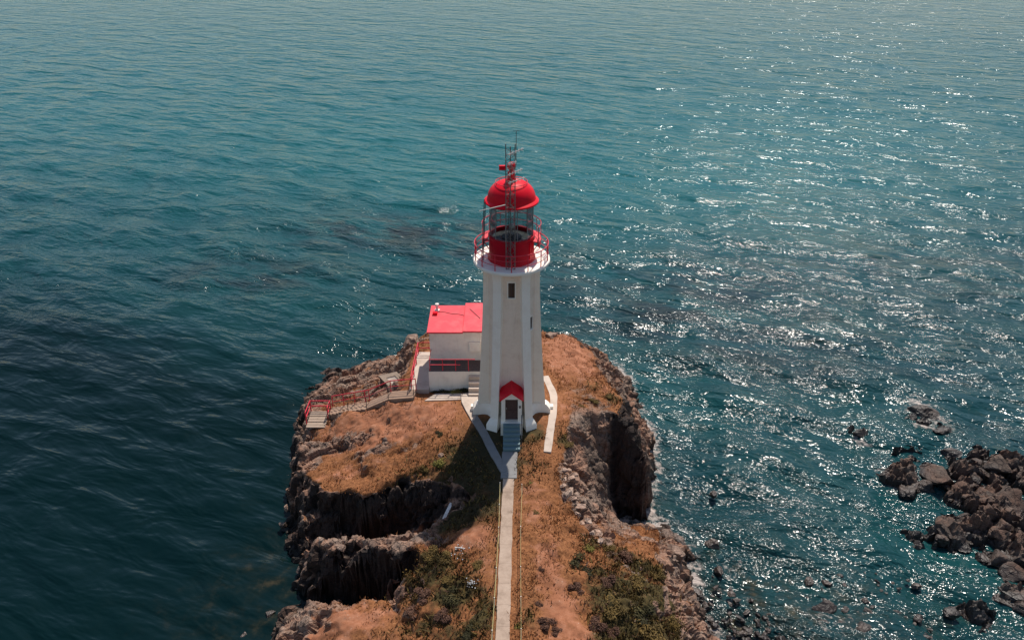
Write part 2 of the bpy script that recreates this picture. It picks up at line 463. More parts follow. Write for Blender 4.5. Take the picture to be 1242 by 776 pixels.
# waterline, clockwise from behind the building
line([(600, 392, W0), (552, 396, W0), (515, 404, W0), (478, 426, W0), (434, 438, W0), (398, 452, W0), (370, 470, W0), (361, 500, W0), (356, 540, W0),
      (353, 580, W0), (350, 636, W0), (352, 672, W0), (366, 680, W0), (400, 680, W0), (440, 676, 0.1), (478, 664, 1.2), (512, 648, 3.0)])
line([(512, 648, 3.0), (474, 676, 1.4), (440, 694, 0.3), (404, 702, W0), (372, 708, W0), (360, 716, W0), (364, 730, W0),
      (392, 736, W0), (424, 738, W0), (456, 738, 0.0), (482, 735, 0.8), (492, 730, 1.6)])
line([(492, 730, 1.6), (470, 752, 0.3), (440, 759, W0), (404, 757, W0), (372, 750, W0), (348, 748, W0), (326, 780, W0), (300, 850, W0), (280, 900, W0)])
line([(648, 392, W0), (690, 399, W0), (722, 415, W0), (750, 446, W0), (774, 488, W0), (790, 530, W0), (794, 570, W0), (790, 610, W0), (779, 634, W0),
      (763, 634, W0), (757, 632, 0.0), (752, 612, 0.9), (746, 580, 2.2), (735, 534, 4.6), (724, 494, 6.9)])
line([(757, 640, W0), (778, 640, W0), (800, 640, W0), (832, 650, W0), (842, 672, W0), (840, 704, W0), (846, 738, W0), (868, 776, W0), (905, 850, W0), (930, 900, W0)])
# sea bed
line([(600, 384, -2.5), (510, 396, -2.5), (420, 432, -2.5), (355, 470, -2.5), (344, 540, -2.5), (336, 620, -2.5), (330, 680, -2.2), (330, 730, -1.6), (306, 776, -1.8), (260, 900, -2)], edges=False)
line([(700, 388, -2.5), (765, 436, -2.5), (806, 530, -2.5), (812, 600, -2.0), (810, 628, -1.4), (860, 650, -1.3), (868, 700, -1.2), (890, 760, -1.0), (960, 900, -1.0)], edges=False)
for q in [(-70, 10), (70, 10), (-70, 110), (70, 110), (0, 110), (-70, 60), (70, 60), (0, 8)]: TP.append((q[0], q[1], -3.5))

# upper lips
line([(600, 399, 6.2), (530, 404, 5.6), (508, 412, 4.8), (482, 436, 2.6), (440, 450, 1.3), (402, 464, 1.2), (380, 480, 1.6), (373, 500, 2.6), (369, 525, 3.4), (366, 552, 3.7),
      (368, 580, 3.9), (392, 592, 4.3), (420, 604, 4.6), (440, 606, 4.9), (466, 590, 5.4), (510, 577, 6.0), (550, 582, 6.3), (574, 600, 6.5), (580, 618, 6.5)])
spots([(512, 462, 6.3), (480, 455, 4.6), (452, 462, 3.9), (422, 470, 3.0), (398, 482, 2.6), (396, 500, 4.0), (388, 505, 3.8), (410, 545, 4.3), (430, 505, 5.3), (470, 490, 6.2), (500, 490, 6.9), (520, 500, 7.0),
       (470, 540, 5.8), (530, 540, 6.8), (420, 565, 4.5), (500, 560, 6.1)])
# building & tower terrace
line([(503, 428, 7.0), (584, 426, 7.1), (600, 470, 7.25), (560, 488, 7.0), (503, 488, 7.0)], closed=True)
line([(655, 402, 6.6), (690, 409, 6.2), (714, 422, 5.8), (738, 452, 6.0), (757, 484, 6.3), (769, 514, 6.0), (778, 545, 5.3), (785, 567, 4.3), (783, 588, 3.0), (772, 618, 0.8)])
spots([(755, 499, 6.8), (768, 520, 6.2), (640, 470, 7.25), (665, 500, 7.3), (680, 470, 7.2), (700, 450, 7.0), (720, 470, 7.0), (640, 530, 7.25), (600, 530, 7.2)])
# slope west of the cove
line([(706, 496, 7.25), (694, 524, 7.1), (684, 556, 6.9), (688, 588, 6.7), (708, 614, 6.3), (728, 630, 4.6), (744, 638, 2.2)])
# right foreground shoulder
line([(744, 646, 3.8), (772, 648, 3.3), (800, 650, 2.6), (818, 664, 2.4), (818, 700, 2.9), (826, 742, 3.0), (846, 776, 3.0), (880, 850, 3.0), (900, 900, 3.0)])
spots([(720, 650, 5.9), (700, 680, 6.3), (740, 690, 5.6), (770, 690, 4.7), (795, 690, 3.8), (760, 740, 5.4), (800, 740, 4.2), (820, 800, 4.2), (700, 740, 6.4), (690, 800, 6.6), (760, 800, 5.5), (860, 880, 3.8)])
# neck and path
line([(617, 560, 7.2), (615, 600, 7.0), (613, 650, 6.85), (610, 700, 6.8), (606, 776, 6.85), (600, 900, 7.0)])
spots([(640, 600, 7.0), (660, 650, 6.7), (650, 720, 6.7), (650, 800, 6.8), (590, 640, 6.6), (575, 660, 6.4), (585, 720, 6.4), (560, 776, 6.0), (570, 850, 6.2)])
# rock spur in the left gully
line([(382, 660, 2.7), (390, 652, 3.5), (412, 650, 4.0), (446, 650, 4.2), (480, 645, 4.9), (520, 645, 5.5), (556, 655, 6.1)])
line([(374, 690, 1.6), (384, 676, 2.6), (398, 676, 3.3), (418, 684, 2.9), (428, 676, 3.8), (446, 670, 4.3), (470, 669, 4.8), (498, 672, 5.4), (503, 690, 5.5), (500, 706, 5.3)])
spots([(372, 712, 0.9), (392, 700, 2.0), (402, 700, 2.2), (424, 700, 1.8), (416, 728, 0.8), (425, 690, 2.6)])
# left foreground slope
line([(500, 706, 5.3), (496, 722, 4.7), (476, 731, 4.0), (446, 724, 3.5), (412, 728, 3.1), (378, 732, 2.3), (354, 752, 1.1), (336, 778, 0.8), (314, 850, 0.9), (300, 900, 1.0)])
spots([(420, 760, 3.6), (480, 760, 4.6), (520, 740, 5.4), (520, 700, 5.8), (400, 800, 3.2), (460, 850, 4.5), (540, 690, 6.0), (380, 850, 2.3)])

GX0, GX1, GY0, GY1, GS = -24.0, 22.0, 19.0, 64.0, 0.085
nx = int((GX1 - GX0) / GS) + 1; ny = int((GY1 - GY0) / GS) + 1
gx = GX0 + GS * np.arange(nx); gy = GY0 + GS * np.arange(ny)
GXX, GYY = np.meshgrid(gx, gy)
Z = np.full(GXX.shape, -3.5)
cv, ce, cf, ov, oe, of = delaunay_2d_cdt([Vector((p[0], p[1])) for p in TP], TE, [], 0, 1e-4)
vz = []
for i, v in enumerate(cv):
    if ov[i]: vz.append(max(TP[k][2] for k in ov[i]))
    else:                        # crossing of two break-lines: interpolate along the nearest
        d = sorted(((TP[k][0] - v.x) ** 2 + (TP[k][1] - v.y) ** 2, k) for k in range(len(TP)))[:2]
        wa, wb = 1 / (d[0][0] + 1e-6), 1 / (d[1][0] + 1e-6)
        vz.append((TP[d[0][1]][2] * wa + TP[d[1][1]][2] * wb) / (wa + wb))
for f in cf:
    (ax, ay), (bx, by), (cx, cy) = [(cv[i].x, cv[i].y) for i in f]
    den = (by - cy) * (ax - cx) + (cx - bx) * (ay - cy)
    if abs(den) < 1e-9: continue
    i0, i1 = max(0, int((min(ax, bx, cx) - GX0) / GS)), min(nx - 1, int((max(ax, bx, cx) - GX0) / GS) + 1)
    j0, j1 = max(0, int((min(ay, by, cy) - GY0) / GS)), min(ny - 1, int((max(ay, by, cy) - GY0) / GS) + 1)
    if i1 < i0 or j1 < j0: continue
    X, Y = GXX[j0:j1 + 1, i0:i1 + 1], GYY[j0:j1 + 1, i0:i1 + 1]
    a = ((by - cy) * (X - cx) + (cx - bx) * (Y - cy)) / den
    b = ((cy - ay) * (X - cx) + (ax - cx) * (Y - cy)) / den
    c = 1 - a - b
    ins = (a >= -1e-6) & (b >= -1e-6) & (c >= -1e-6)
    zz = a * vz[f[0]] + b * vz[f[1]] + c * vz[f[2]]
    sub = Z[j0:j1 + 1, i0:i1 + 1]; sub[ins] = zz[ins]

def blur(A, n):
    for _ in range(n):
        P_ = np.pad(A, 1, mode='edge')
        A = (P_[:-2, 1:-1] + P_[2:, 1:-1] + P_[1:-1, :-2] + P_[1:-1, 2:] + 4 * A) / 8
    return A
Zt = blur(Z, 5)

# flat ground along the paths and around the buildings
def poly(pts): return [at(*q)[:2] for q in pts]
PATHS = {
 'main': poly([(618.5, 548, 7.2), (617, 580, 7.1), (615, 620, 6.95), (613.5, 660, 6.85), (611.5, 720, 6.8), (609, 790, 6.85), (603, 900, 7.0)]),
 'branch': poly([(613, 572, 7.15), (600, 550, 7.2), (586, 523, 7.2), (575, 505, 7.2), (569, 488, 7.15), (571, 474, 7.1)]),
 'right': poly([(661, 455, 7.25), (672, 478, 7.3), (671, 500, 7.3), (667, 524, 7.3), (664, 545, 7.3)]),
 'terrace': poly([(512, 432, 7.0), (511, 484, 7.0)]),
 'front': poly([(512, 482, 7.0), (568, 478, 7.1)]),
}
dpath = np.full(GXX.shape, 1e9)
for pl in PATHS.values(): dpath = np.minimum(dpath, seg_dist(GXX, GYY, pl))
dpath = np.minimum(dpath, np.maximum(0, np.hypot(GXX - TX, GYY - TY) - 3.0))
bx0, bx1, by0, by1 = -6.6, -1.0, 48.6, 54.6
dpath = np.minimum(dpath, np.hypot(np.maximum(0, np.maximum(bx0 - GXX, GXX - bx1)), np.maximum(0, np.maximum(by0 - GYY, GYY - by1))))
flat = 1 - sstep(0.5, 1.6, dpath)

def bil(A, x, y):
    fx = np.clip((x - GX0) / GS, 0, nx - 1.001); fy = np.clip((y - GY0) / GS, 0, ny - 1.001)
    i, j = fx.astype(int), fy.astype(int); u_, v_ = fx - i, fy - j
    return (A[j, i] * (1 - u_) + A[j, i + 1] * u_) * (1 - v_) + (A[j + 1, i] * (1 - u_) + A[j + 1, i + 1] * u_) * v_
wk_ = (1 - flat)
q1, q2, q3 = cells(GXX / 1.5, GYY / 1.5, GXX * 0, 91)[2], cells(GXX / .7, GYY / .7, GXX * 0, 92)[2], cells(GXX / 1.1, GYY / 1.1, GXX * 0, 93)[2]
Zw = bil(Zt, GXX + wk_ * (.38 * fbm(GXX * .8, GYY * .8, GXX * 0, 3, 95) + .3 * (q1 - .5)), GYY + wk_ * (.38 * fbm(GXX * .8, GYY * .8, GXX * 0, 3, 96) + .45 * (q3 - .5) + .2 * (q2 - .5)))
Zt = blur(Zw, 2)
gyv, gxv = np.gradient(blur(Zt, 3), GS)
slope = np.hypot(gxv, gyv)
def regions(lst): return blobs(GXX, GYY, lst)
rock_reg = regions([(470, 445, 3, 4, 5, 1), (420, 465, 2.5, 5, 5, 1), (385, 480, 2, 3, 6, 1), (372, 520, 3.4, 1.3, 5, .95), (372, 560, 3.7, 1.3, 3, .9), (480, 470, 5, 2.6, 2.6, .85), (450, 478, 5, 2.4, 1.8, .75),
    (420, 490, 5, 2, 1.5, .7), (430, 655, 4, 4.5, 1.6, 1), (480, 655, 5, 3, 1.3, .9), (400, 690, 2.5, 2.5, 3, 1), (355, 755, 1.2, 2.5, 2.5, .9), (400, 732, 3, 2.6, .9, .85), (455, 546, 5.4, 3.0, .8, .66), (410, 540, 4.3, 1.8, 1.2, .7),
    (500, 538, 6.3, 2.0, .8, .6), (440, 525, 5.6, 1.2, .7, .6), (720, 565, 5.0, 2.4, 6, 1), (688, 575, 6.9, .7, 3, .8), (700, 610, 6.4, .8, 1.3, .8), (765, 540, 5.8, .9, 5, .8), (775, 645, 3, 2.2, .8, .95), (815, 680, 2.6, .9, 3, .95), (725, 640, 5.4, 1.6, .7, .8),
    (735, 440, 6, .9, 4, .7), (830, 750, 3, .8, 3, .8), (540, 652, 5.9, 1.2, .6, .7), (515, 410, 5, 1.6, 3, .9)])
rock = np.clip(sstep(0.62, 1.15, slope) + rock_reg + sstep(1.9, 0.7, Zt) * 0.9, 0, 1)
rock = np.maximum(rock, np.clip(blur(sstep(.8, 1.3, slope), 14) * 1.5, 0, 1))
rock = np.clip(rock + 0.22 * fbm(GXX * 0.8, GYY * 0.8, Zt * 0.8, 3, 5) * (rock > 0.05), 0, 1) * (1 - flat)
soil = regions([(450, 508, 6, 5.5, 2.6, 1), (515, 500, 7, 4.2, 2.4, 1), (470, 528, 6, 4, 1.5, .8), (420, 575, 4.4, 3, 1.2, .6), (410, 520, 4.6, 2, 1.5, .6), (690, 430, 6.5, 3, 6, .9), (680, 490, 7.2, 1.5, 3, .7), (650, 510, 7.3, 1.2, 1.5, .6), (665, 690, 6.6, 1.0, 3.6, .8), (680, 740, 6.5, 1.3, 2.4, .9), (645, 610, 6.9, 1.6, 3, .6), (575, 650, 6.5, 2, 1.2, .9),
    (390, 760, 3, 3.4, 2.0, .9), (350, 776, 1, 3, 2, .9), (430, 750, 3.9, 3, 1.2, .8), (595, 690, 6.7, .9, 4, .55), (700, 770, 6.4, 2.2, 1.4, .8), (530, 655, 5.8, 1.5, .8, .6), (450, 785, 4.2, 3.5, 1.5, .5), (740, 480, 6.8, 1.2, 3, .5)])
veg = regions([(520, 690, 5.9, 2.4, 2.0, .75), (550, 720, 5.9, 2.0, 1.6, .85), (560, 770, 6.1, 2.2, 1.6, .6), (510, 760, 5.2, 2.4, 1.2, .55), (585, 745, 6.5, .8, 2.0, .8), (770, 680, 4.8, 2.8, 1.4, .85), (800, 730, 4.4, 3.0, 3.2, 1), (760, 740, 5.3, 2.5, 2.6, 1), (745, 700, 5.8, 2.0, 1.2, .8),
    (720, 660, 5.9, 1.0, .8, .6), (810, 775, 4.2, 3, 2.5, 1), (770, 790, 5.2, 2.5, 2, 1), (580, 560, 7.0, 3.6, 3.0, .9), (545, 590, 6.4, 3.0, 1.5, 1), (575, 615, 6.5, 2.0, 1.4, 1), (550, 632, 5.9, 2.0, 1.0, 1), (600, 590, 6.9, 1.0, 3, .7), (620, 525, 7.2, 3.2, 1.5, .9), (590, 530, 7.2, 1.6, 2.5, 1), (500, 575, 6.0, 2.0, .8, .5), (685, 535, 7.1, .8, 1.0, .8), (720, 470, 6.9, .8, 1.0, .5), (745, 485, 6.6, 1, 1.2, .6),  # dark olive patches near the tower also deepen its shadow by colour
    (550, 468, 7, 1.6, .8, .7), (605, 700, 6.7, .35, 6, .35), (640, 755, 6.7, .5, .9, .6)])
tower_shade = regions([(585, 545, 7.1, 2.2, 2.8, 1), (600, 585, 7, 1.3, 2.2, 1), (560, 590, 6.7, 3.0, 1.8, 1), (545, 615, 6.0, 2.4, 1.4, 1), (575, 620, 6.5, 1.6, 1.2, 1), (630, 515, 7.2, 1.2, 1.0, .7)])  # painted shade: ground blackened under the tower's cast shadow
cove = regions([(730, 562, 4.5, 3.0, 5, 1)])
dark = regions([(752, 548, 4, 1.0, 4.5, 1), (764, 560, 4, 1.3, 4.5, 1), (724, 568, 4.5, 1.6, 5, .50), (458, 548, 5.4, 2.6, .6, .36), (408, 540, 4.4, 1.2, .7, .36)])  # first two paint shade on the cove wall; the rest are darker rock

facing = sstep(0.65, 1.15, gyv) * (GXX < 1)  # walls turned from the sun: shade painted into the rock colour
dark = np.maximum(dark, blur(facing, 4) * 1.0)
# relief: strata blocks, tilted and elongated along the bedding
ang = R(28)
U = GXX * math.cos(ang) + GYY * math.sin(ang); V = -GXX * math.sin(ang) + GYY * math.cos(ang)
wx, wy = 0.35 * fbm(GXX * .6, GYY * .6, Zt * .6, 3, 31), 0.35 * fbm(GXX * .6 + 9, GYY * .6, Zt * .6, 3, 32)
h1, e1, i1_ = cells((U + wx) / 3.0, (V + wy) / 0.95, Zt / 1.6, 3)
h2, e2, i2_ = cells((U + wx) / 1.3, (V + wy) / 0.48, Zt / 0.8, 13)
h3, e3, i3_ = cells(U / 0.42, V / 0.24, Zt / 0.3, 23)
rel = 0.40 * h1 + 0.20 * h2 + 0.03 * h3 - 0.30 * (1 - sstep(0, .10, e1)) - 0.13 * (1 - sstep(0, .12, e2)) - 0.03 * (1 - sstep(0, .15, e3)) + 0.05 * fbm(GXX, GYY, Zt, 3, 41)
soft = 0.16 * fbm(GXX * .5, GYY * .5, Zt * 0, 3, 51) + 0.05 * fbm(GXX * 2.2, GYY * 2.2, Zt * 0, 3, 55)
vegbump = 0.22 * np.abs(fbm(GXX * 1.5, GYY * 1.5, Zt * 0, 4, 61)) + 0.10 * fbm(GXX * 5, GYY * 5, Zt * 0, 2, 63)
amp = rock * 0.95 * (1 - .7 * cove)
disp = (amp * rel + (1 - rock) * soft + (1 - rock) * veg * vegbump) * (1 - flat)
gs_y, gs_x = np.gradient(blur(Zt, 8), GS)
nl = np.sqrt(1 + gs_x ** 2 + gs_y ** 2)
dN = disp * np.minimum(1.0, 0.55 + 0.45 * (nl - 1))
VX = GXX - gs_x / nl * disp * 0.8
VY = GYY - gs_y / nl * disp * 0.8
VZ = Zt + disp / nl + disp * 0.25 * (1 - 1 / nl)
HZ = VZ.copy()
def gz(x, y):
    fx, fy = (x - GX0) / GS, (y - GY0) / GS
    i, j = int(max(0, min(nx - 2, fx))), int(max(0, min(ny - 2, fy)))
    u, v = fx - i, fy - j
    return float((HZ[j, i] * (1 - u) + HZ[j, i + 1] * u) * (1 - v) + (HZ[j + 1, i] * (1 - u) + HZ[j + 1, i + 1] * u) * v)
def gsample(A, x, y):
    i = np.clip(((x - GX0) / GS).astype(int), 0, nx - 1); j = np.clip(((y - GY0) / GS).astype(int), 0, ny - 1)
    return A[j, i]

idx = np.arange(nx * ny).reshape(ny, nx)
quads = np.stack([idx[:-1, :-1], idx[:-1, 1:], idx[1:, 1:], idx[1:, :-1]], -1).reshape(-1, 4)
keep = (VZ.ravel()[quads] > -1.3).any(1)
quads = quads[keep]
used = np.unique(quads); remap = np.full(nx * ny, -1); remap[used] = np.arange(len(used))
def pick(A): return A.ravel()[used]
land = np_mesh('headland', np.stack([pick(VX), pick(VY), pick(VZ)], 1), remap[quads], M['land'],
               {'rock': pick(rock), 'soil': pick(soil * (1 - flat * .3)), 'veg': pick(veg), 'dark': pick(dark), 'tower_shade': pick(tower_shade)}, smooth=True)
tag(land, kind='structure')
fr_ = pick(rock)[remap[quads]].mean(1)
land.data.polygons.foreach_set('use_smooth', fr_ < 0.45); land.data.update()

# ------------------------------------------------------------------ reef floor off the right shore
RX0, RX1, RY0, RY1, RS = 21.0, 48.0, 30.0, 56.0, 0.13
rnx, rny = int((RX1 - RX0) / RS) + 1, int((RY1 - RY0) / RS) + 1
rX, rY = np.meshgrid(RX0 + RS * np.arange(rnx), RY0 + RS * np.arange(rny))
core = poly([(1096, 576, 0), (1112, 566, 0), (1140, 578, 0), (1165, 612, 0), (1160, 580, 0), (1180, 580, 0), (1215, 625, 0), (1222, 665, 0), (1240, 700, 0), (1275, 735, 0)])
core2 = poly([(1180, 570, 0), (1222, 566, 0), (1262, 600, 0), (1290, 660, 0), (1300, 720, 0)])
rd = np.minimum(seg_dist(rX, rY, core), seg_dist(rX, rY, core2))
rd = np.minimum(rd, seg_dist(rX, rY, poly([(1150, 650, 0), (1200, 640, 0), (1260, 650, 0)])))
base = 0.95 - 0.66 * rd + 0.25 * fbm(rX * .5, rY * .5, rX * 0, 3, 71)
for px, py, rr, hh in [(1120, 500, 1.6, .7), (1140, 520, 1.3, .45), (1044, 524, 1.2, .35), (1178, 735, 1.0, .4)]:
    x, y, _ = at(px, py, 0); base = np.maximum(base, hh - 1.0 * np.hypot(rX - x, (rY - y) * .8) / rr)
base = np.maximum(base, -1.4)
a1, b1, _ = cells(rX / 1.9, rY / 1.2, base / 1.5, 83); a2, b2, _ = cells(rX / .8, rY / .55, base / .7, 87); a3, b3, _ = cells(rX / .36, rY / .28, base / .4, 89)
rz = base + 0.62 * a1 + 0.32 * a2 + .10 * a3 - .3 * (1 - sstep(0, .1, b1)) - .15 * (1 - sstep(0, .12, b2))
ridx = np.arange(rnx * rny).reshape(rny, rnx)
rq = np.stack([ridx[:-1, :-1], ridx[:-1, 1:], ridx[1:, 1:], ridx[1:, :-1]], -1).reshape(-1, 4)
rq = rq[(rz.ravel()[rq] > -0.9).any(1)]
ru = np.unique(rq); rm = np.full(rnx * rny, -1); rm[ru] = np.arange(len(ru))
reef = np_mesh('reef', np.stack([rX.ravel()[ru], rY.ravel()[ru], rz.ravel()[ru]], 1), rm[rq], M['reefrock'], smooth=False)
tag(reef, kind='structure')
def reef_z(x, y):
    i, j = int((x - RX0) / RS), int((y - RY0) / RS)
    return float(rz[j, i]) if 0 <= i < rnx and 0 <= j < rny else -1.5

# ------------------------------------------------------------------ sea
def sea_axis():
    ys = [14.0]
    while ys[-1] < 4200:
        y = ys[-1]; ys.append(y + max(0.26, 0.26 * (y / 45) ** 1.35) if y < 700 else y * 1.25)
    return np.array(ys)
sy = sea_axis()
NU = 760
u = np.linspace(-1.0, 1.0, NU)
SX = u[None, :] * (sy[:, None] * 0.86 + 14 + np.maximum(0, sy[:, None] - 300) * 1.2)
SY = np.repeat(sy[:, None], NU, 1)
wr = np.random.default_rng(3)
SZ = np.zeros_like(SX); DX = np.zeros_like(SX); DY = np.zeros_like(SX)
calm = np.zeros_like(SX)
fade = 1 / (1 + (SY / 130.0) ** 2)
xl, yl, _ = at(60, 640, 0)
shel = .34 * np.exp(-((SX - .10 * SY) / 20) ** 2) * sstep(58, 75, SY) * sstep(260, 110, SY)
calm = np.clip(sstep(1.0, -0.12, np.maximum(SX + 9, -14) / 16 + (SY - 40) / 27), 0, 1) * 0.86
calm = np.maximum(calm, shel)
shelter = 1 - 0.68 * calm
for i in range(46):
    lam = 2.0 * (7.5 ** wr.random())
    th = R(-114) + R(30) * wr.normal()
    k = 2 * math.pi / lam
    amp_ = 0.034 / k * (0.6 + 0.8 * wr.random()) * (1.15 if lam > 5 else 1.0)
    ph = k * (SX * math.cos(th) + SY * math.sin(th)) + wr.random() * 6.28
    f_ = fade * shelter * (1 / (1 + (SY / (40 * lam)) ** 4))
    SZ += amp_ * np.sin(ph) * f_
    DX -= amp_ * 0.7 * math.cos(th) * np.cos(ph) * f_; DY -= amp_ * 0.7 * math.sin(th) * np.cos(ph) * f_
def sea_blobs(lst): return blobs(SX, SY, lst)
# distance to land for shallows and wash
lx, ly = GXX[::4, ::4][(Z > -0.2)[::4, ::4]], GYY[::4, ::4][(Z > -0.2)[::4, ::4]]
dl = np.full(SX.shape, 99.0)
nearm = (SY < 76) & (np.abs(SX) < 32)
sxn, syn = SX[nearm], SY[nearm]
dmin = np.full(sxn.shape, 1e9)
for a in range(0, len(lx), 400):
    dmin = np.minimum(dmin, ((sxn[:, None] - lx[None, a:a + 400]) ** 2 + (syn[:, None] - ly[None, a:a + 400]) ** 2).min(1))
dl[nearm] = np.sqrt(dmin)
shallow = np.maximum(sstep(6, 1, dl) * sstep(43, 37, SY) * (SX < 0) * .6, sea_blobs([(345, 690, 0, 3.5, 3, .6), (310, 750, 0, 5, 3, .45), (900, 740, 0, 7, 5, 1), (1000, 760, 0, 9, 4, .9), (880, 690, 0, 3, 4, .7), (940, 690, 0, 6, 4, .5), (1100, 740, 0, 6, 3, .5)]))
foam = np.maximum.reduce([np.where(SX > 5, sstep(2.2, 0, dl) * 0.70, sstep(1.2, 0, dl) * .42), sea_blobs([(1120, 502, 0, 3.2, 4.6, .70), (1044, 525, 0, 2.0, 2.4, .66), (1146, 524, 0, 2.4, 2.4, .62), (1080, 580, 0, 1.4, 4, .62), (1098, 612, 0, 2.0, 2.0, .35), (355, 505, 0, 1.2, 5, .42), (352, 585, 0, .9, 4, .42), (440, 430, 0, 8, 2.5, .34), (300, 575, 0, 2.4, 1.5, .28),
    (335, 512, 0, 2.0, 2.5, .3), (500, 405, 0, 3, 2.5, .38), (795, 540, 0, .7, 9, .4), (352, 745, 0, 1.2, 1.2, .42), (870, 600, 0, 2.5, 1.5, .4), (960, 765, 0, 10, 3.5, .54), (1000, 715, 0, 9, 4, .44), (890, 700, 0, 4, 5, .52), (900, 640, 0, 4, 3, .3), (1160, 600, 0, 5, 5, .52), (1120, 640, 0, 3, 4, .30)])])
kelp = sea_blobs([(480, 280, 0, 15, 7, .9), (540, 300, 0, 8, 6, .8), (300, 335, 0, 10, 6, .75), (800, 380, 0, 10, 9, .8), (860, 350, 0, 12, 9, .7), (910, 420, 0, 12, 8, .6), (1000, 400, 0, 14, 9, .5), (720, 380, 0, 5, 6, .8), (60, 420, 0, 12, 6, .6), (150, 520, 0, 9, 4, .5), (700, 330, 0, 8, 7, .6), (1150, 330, 0, 16, 12, .4)])
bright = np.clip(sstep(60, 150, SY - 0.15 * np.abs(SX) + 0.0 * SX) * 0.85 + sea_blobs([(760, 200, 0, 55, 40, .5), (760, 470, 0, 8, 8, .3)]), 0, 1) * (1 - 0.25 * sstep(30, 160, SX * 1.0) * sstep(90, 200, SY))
far = sstep(70, 230, np.hypot(SX, SY))
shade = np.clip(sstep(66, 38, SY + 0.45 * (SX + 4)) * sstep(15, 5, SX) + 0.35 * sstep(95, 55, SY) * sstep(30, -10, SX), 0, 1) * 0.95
sidx = np.arange(SX.size).reshape(SX.shape)
sq = np.stack([sidx[:-1, :-1], sidx[:-1, 1:], sidx[1:, 1:], sidx[1:, :-1]], -1).reshape(-1, 4)
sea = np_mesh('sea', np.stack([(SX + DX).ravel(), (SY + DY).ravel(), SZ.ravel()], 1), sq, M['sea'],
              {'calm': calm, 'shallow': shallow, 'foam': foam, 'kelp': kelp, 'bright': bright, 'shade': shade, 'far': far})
tag(sea, kind='structure')
# ------------------------------------------------------------------ paths
def strip(name, pts, wid, mat, zoff=0.035, thick=0.12):
    """concrete strip laid along the ground, with real thickness"""
    P2 = [Vector(p) for p in pts]; out = []
    for a, b in zip(P2[:-1], P2[1:]):
        n = max(2, int((b - a).length / 0.4))
        for k in range(n): out.append(a.lerp(b, k / n))
    out.append(P2[-1])
    # round the corners a little
    for _ in range(2):
        out = [out[0]] + [(out[i - 1] + 2 * out[i] + out[i + 1]) / 4 for i in range(1, len(out) - 1)] + [out[-1]]
    loops = []
    for i, p in enumerate(out):
        d = (out[min(i + 1, len(out) - 1)] - out[max(i - 1, 0)]).normalized(); n = Vector((-d.y, d.x))
        wj = wid / 2 * (1 + 0.07 * math.sin(i * 1.7) * math.sin(i * 0.6) + rng.uniform(-.035, .035))
        a, b = p + n * wj, p - n * wj
        z = max(gz(a.x, a.y), gz(b.x, b.y), gz(p.x, p.y)) + zoff
        loops.append((a, b, z))
    m = MB(); zs = [l[2] for l in loops]
    zs = [sum(zs[max(0, i - 2):i + 3]) / len(zs[max(0, i - 2):i + 3]) for i in range(len(zs))]
    m.rings([[(a.x, a.y, z - thick), (a.x, a.y, z), (b.x, b.y, z), (b.x, b.y, z - thick)] for (a, b, _), z in zip(loops, zs)])
    return tag(m.build(name, mat), kind='structure')
strip('path', PATHS['main'][1:], 0.70, M['pathmat'], 0.035)
strip('path', [PATHS['main'][0], PATHS['main'][1]], 0.98, M['shaded_walk'], 0.028)  # stretch under the tower's shadow, shade put into its colour
strip('path', PATHS['branch'][:-1], 0.55, M['shaded_walk'], 0.043)  # branch coloured dark as if shaded by the tower
strip('path', PATHS['right'], 0.52, M['concrete'], 0.04)
m = MB(); bl = [at(559, 478, 7.1), at(580, 476, 7.1), at(579, 500, 7.1), at(574, 514, 7.1), at(565, 498, 7.1), at(560, 488, 7.1)]
zt = max(gz(p[0], p[1]) for p in bl) + 0.055
m.prism([(p[0], p[1]) for p in bl], 'z', zt - .2, zt); tag(m.build('pavement', M['concrete']), kind='structure')
m = MB(); bl = [at(515, 486, 7.0), at(528, 477.5, 7.0), at(560, 476, 7.1), at(560, 483, 7.1), at(534, 485.5, 7.0)]
zt2 = max(gz(p[0], p[1]) for p in bl) + 0.05
m.prism([(p[0], p[1]) for p in bl], 'z', zt2 - .2, zt2); tag(m.build('pavement', M['concrete']), kind='structure')
m = MB(); m.box(-7.62, -6.16, 48.9, 54.3, 6.6, 7.10); tag(m.build('terrace', M['concrete']), kind='structure')

# ------------------------------------------------------------------ lighthouse
lh = thing('lighthouse', 'tall white fluted lighthouse tower with red lantern room and red dome', 'lighthouse', (TX, TY, G))
def plan(Rt, Rw, wt, z, p=16.0, seg=12):
    pts = []
    for k in range(6):
        A = R(-90 - 30 + 60 * k); B = A + R(60)
        ta = Vector((-math.sin(A), math.cos(A))); tb = Vector((-math.sin(B), math.cos(B)))
        a = Vector((math.cos(A), math.sin(A))) * Rt + ta * wt
        b = Vector((math.cos(B), math.sin(B))) * Rt - tb * wt
        nrm = Vector((math.cos((A + B) / 2), math.sin((A + B) / 2)))
        dep = a.dot(nrm) - Rw
        for i in range(seg + 1):
            t_ = i / seg; uu = 2 * t_ - 1
            uu = math.copysign(abs(uu) ** 0.40, uu); t2 = (uu + 1) / 2
            q = a.lerp(b, t2) - nrm * dep * (1 - abs(uu) ** p)
            pts.append((q.x, q.y, z))
    return pts
m = MB(); loops = []
for i in range(33):
    z = 0.2 + 11.20 * i / 32; s = z / 11.4
    Rt = 1.80 + 0.62 * (1 - s) ** 1.5
    fl = max(0.0, (z - 10.3) / 1.1)
    fl = 1 - math.sqrt(max(0, 1 - fl * fl)) if fl < 1 else 1
    Rw = 1.32 + .08 * s + 0.38 * fl
    loops.append(plan(Rt + 0.12 * fl, Rw, 0.30 + 0.10 * fl, z, 16.0 - 12.0 * fl))
m.rings(loops); tw = m.build('tower', M['white'], lh, 30)
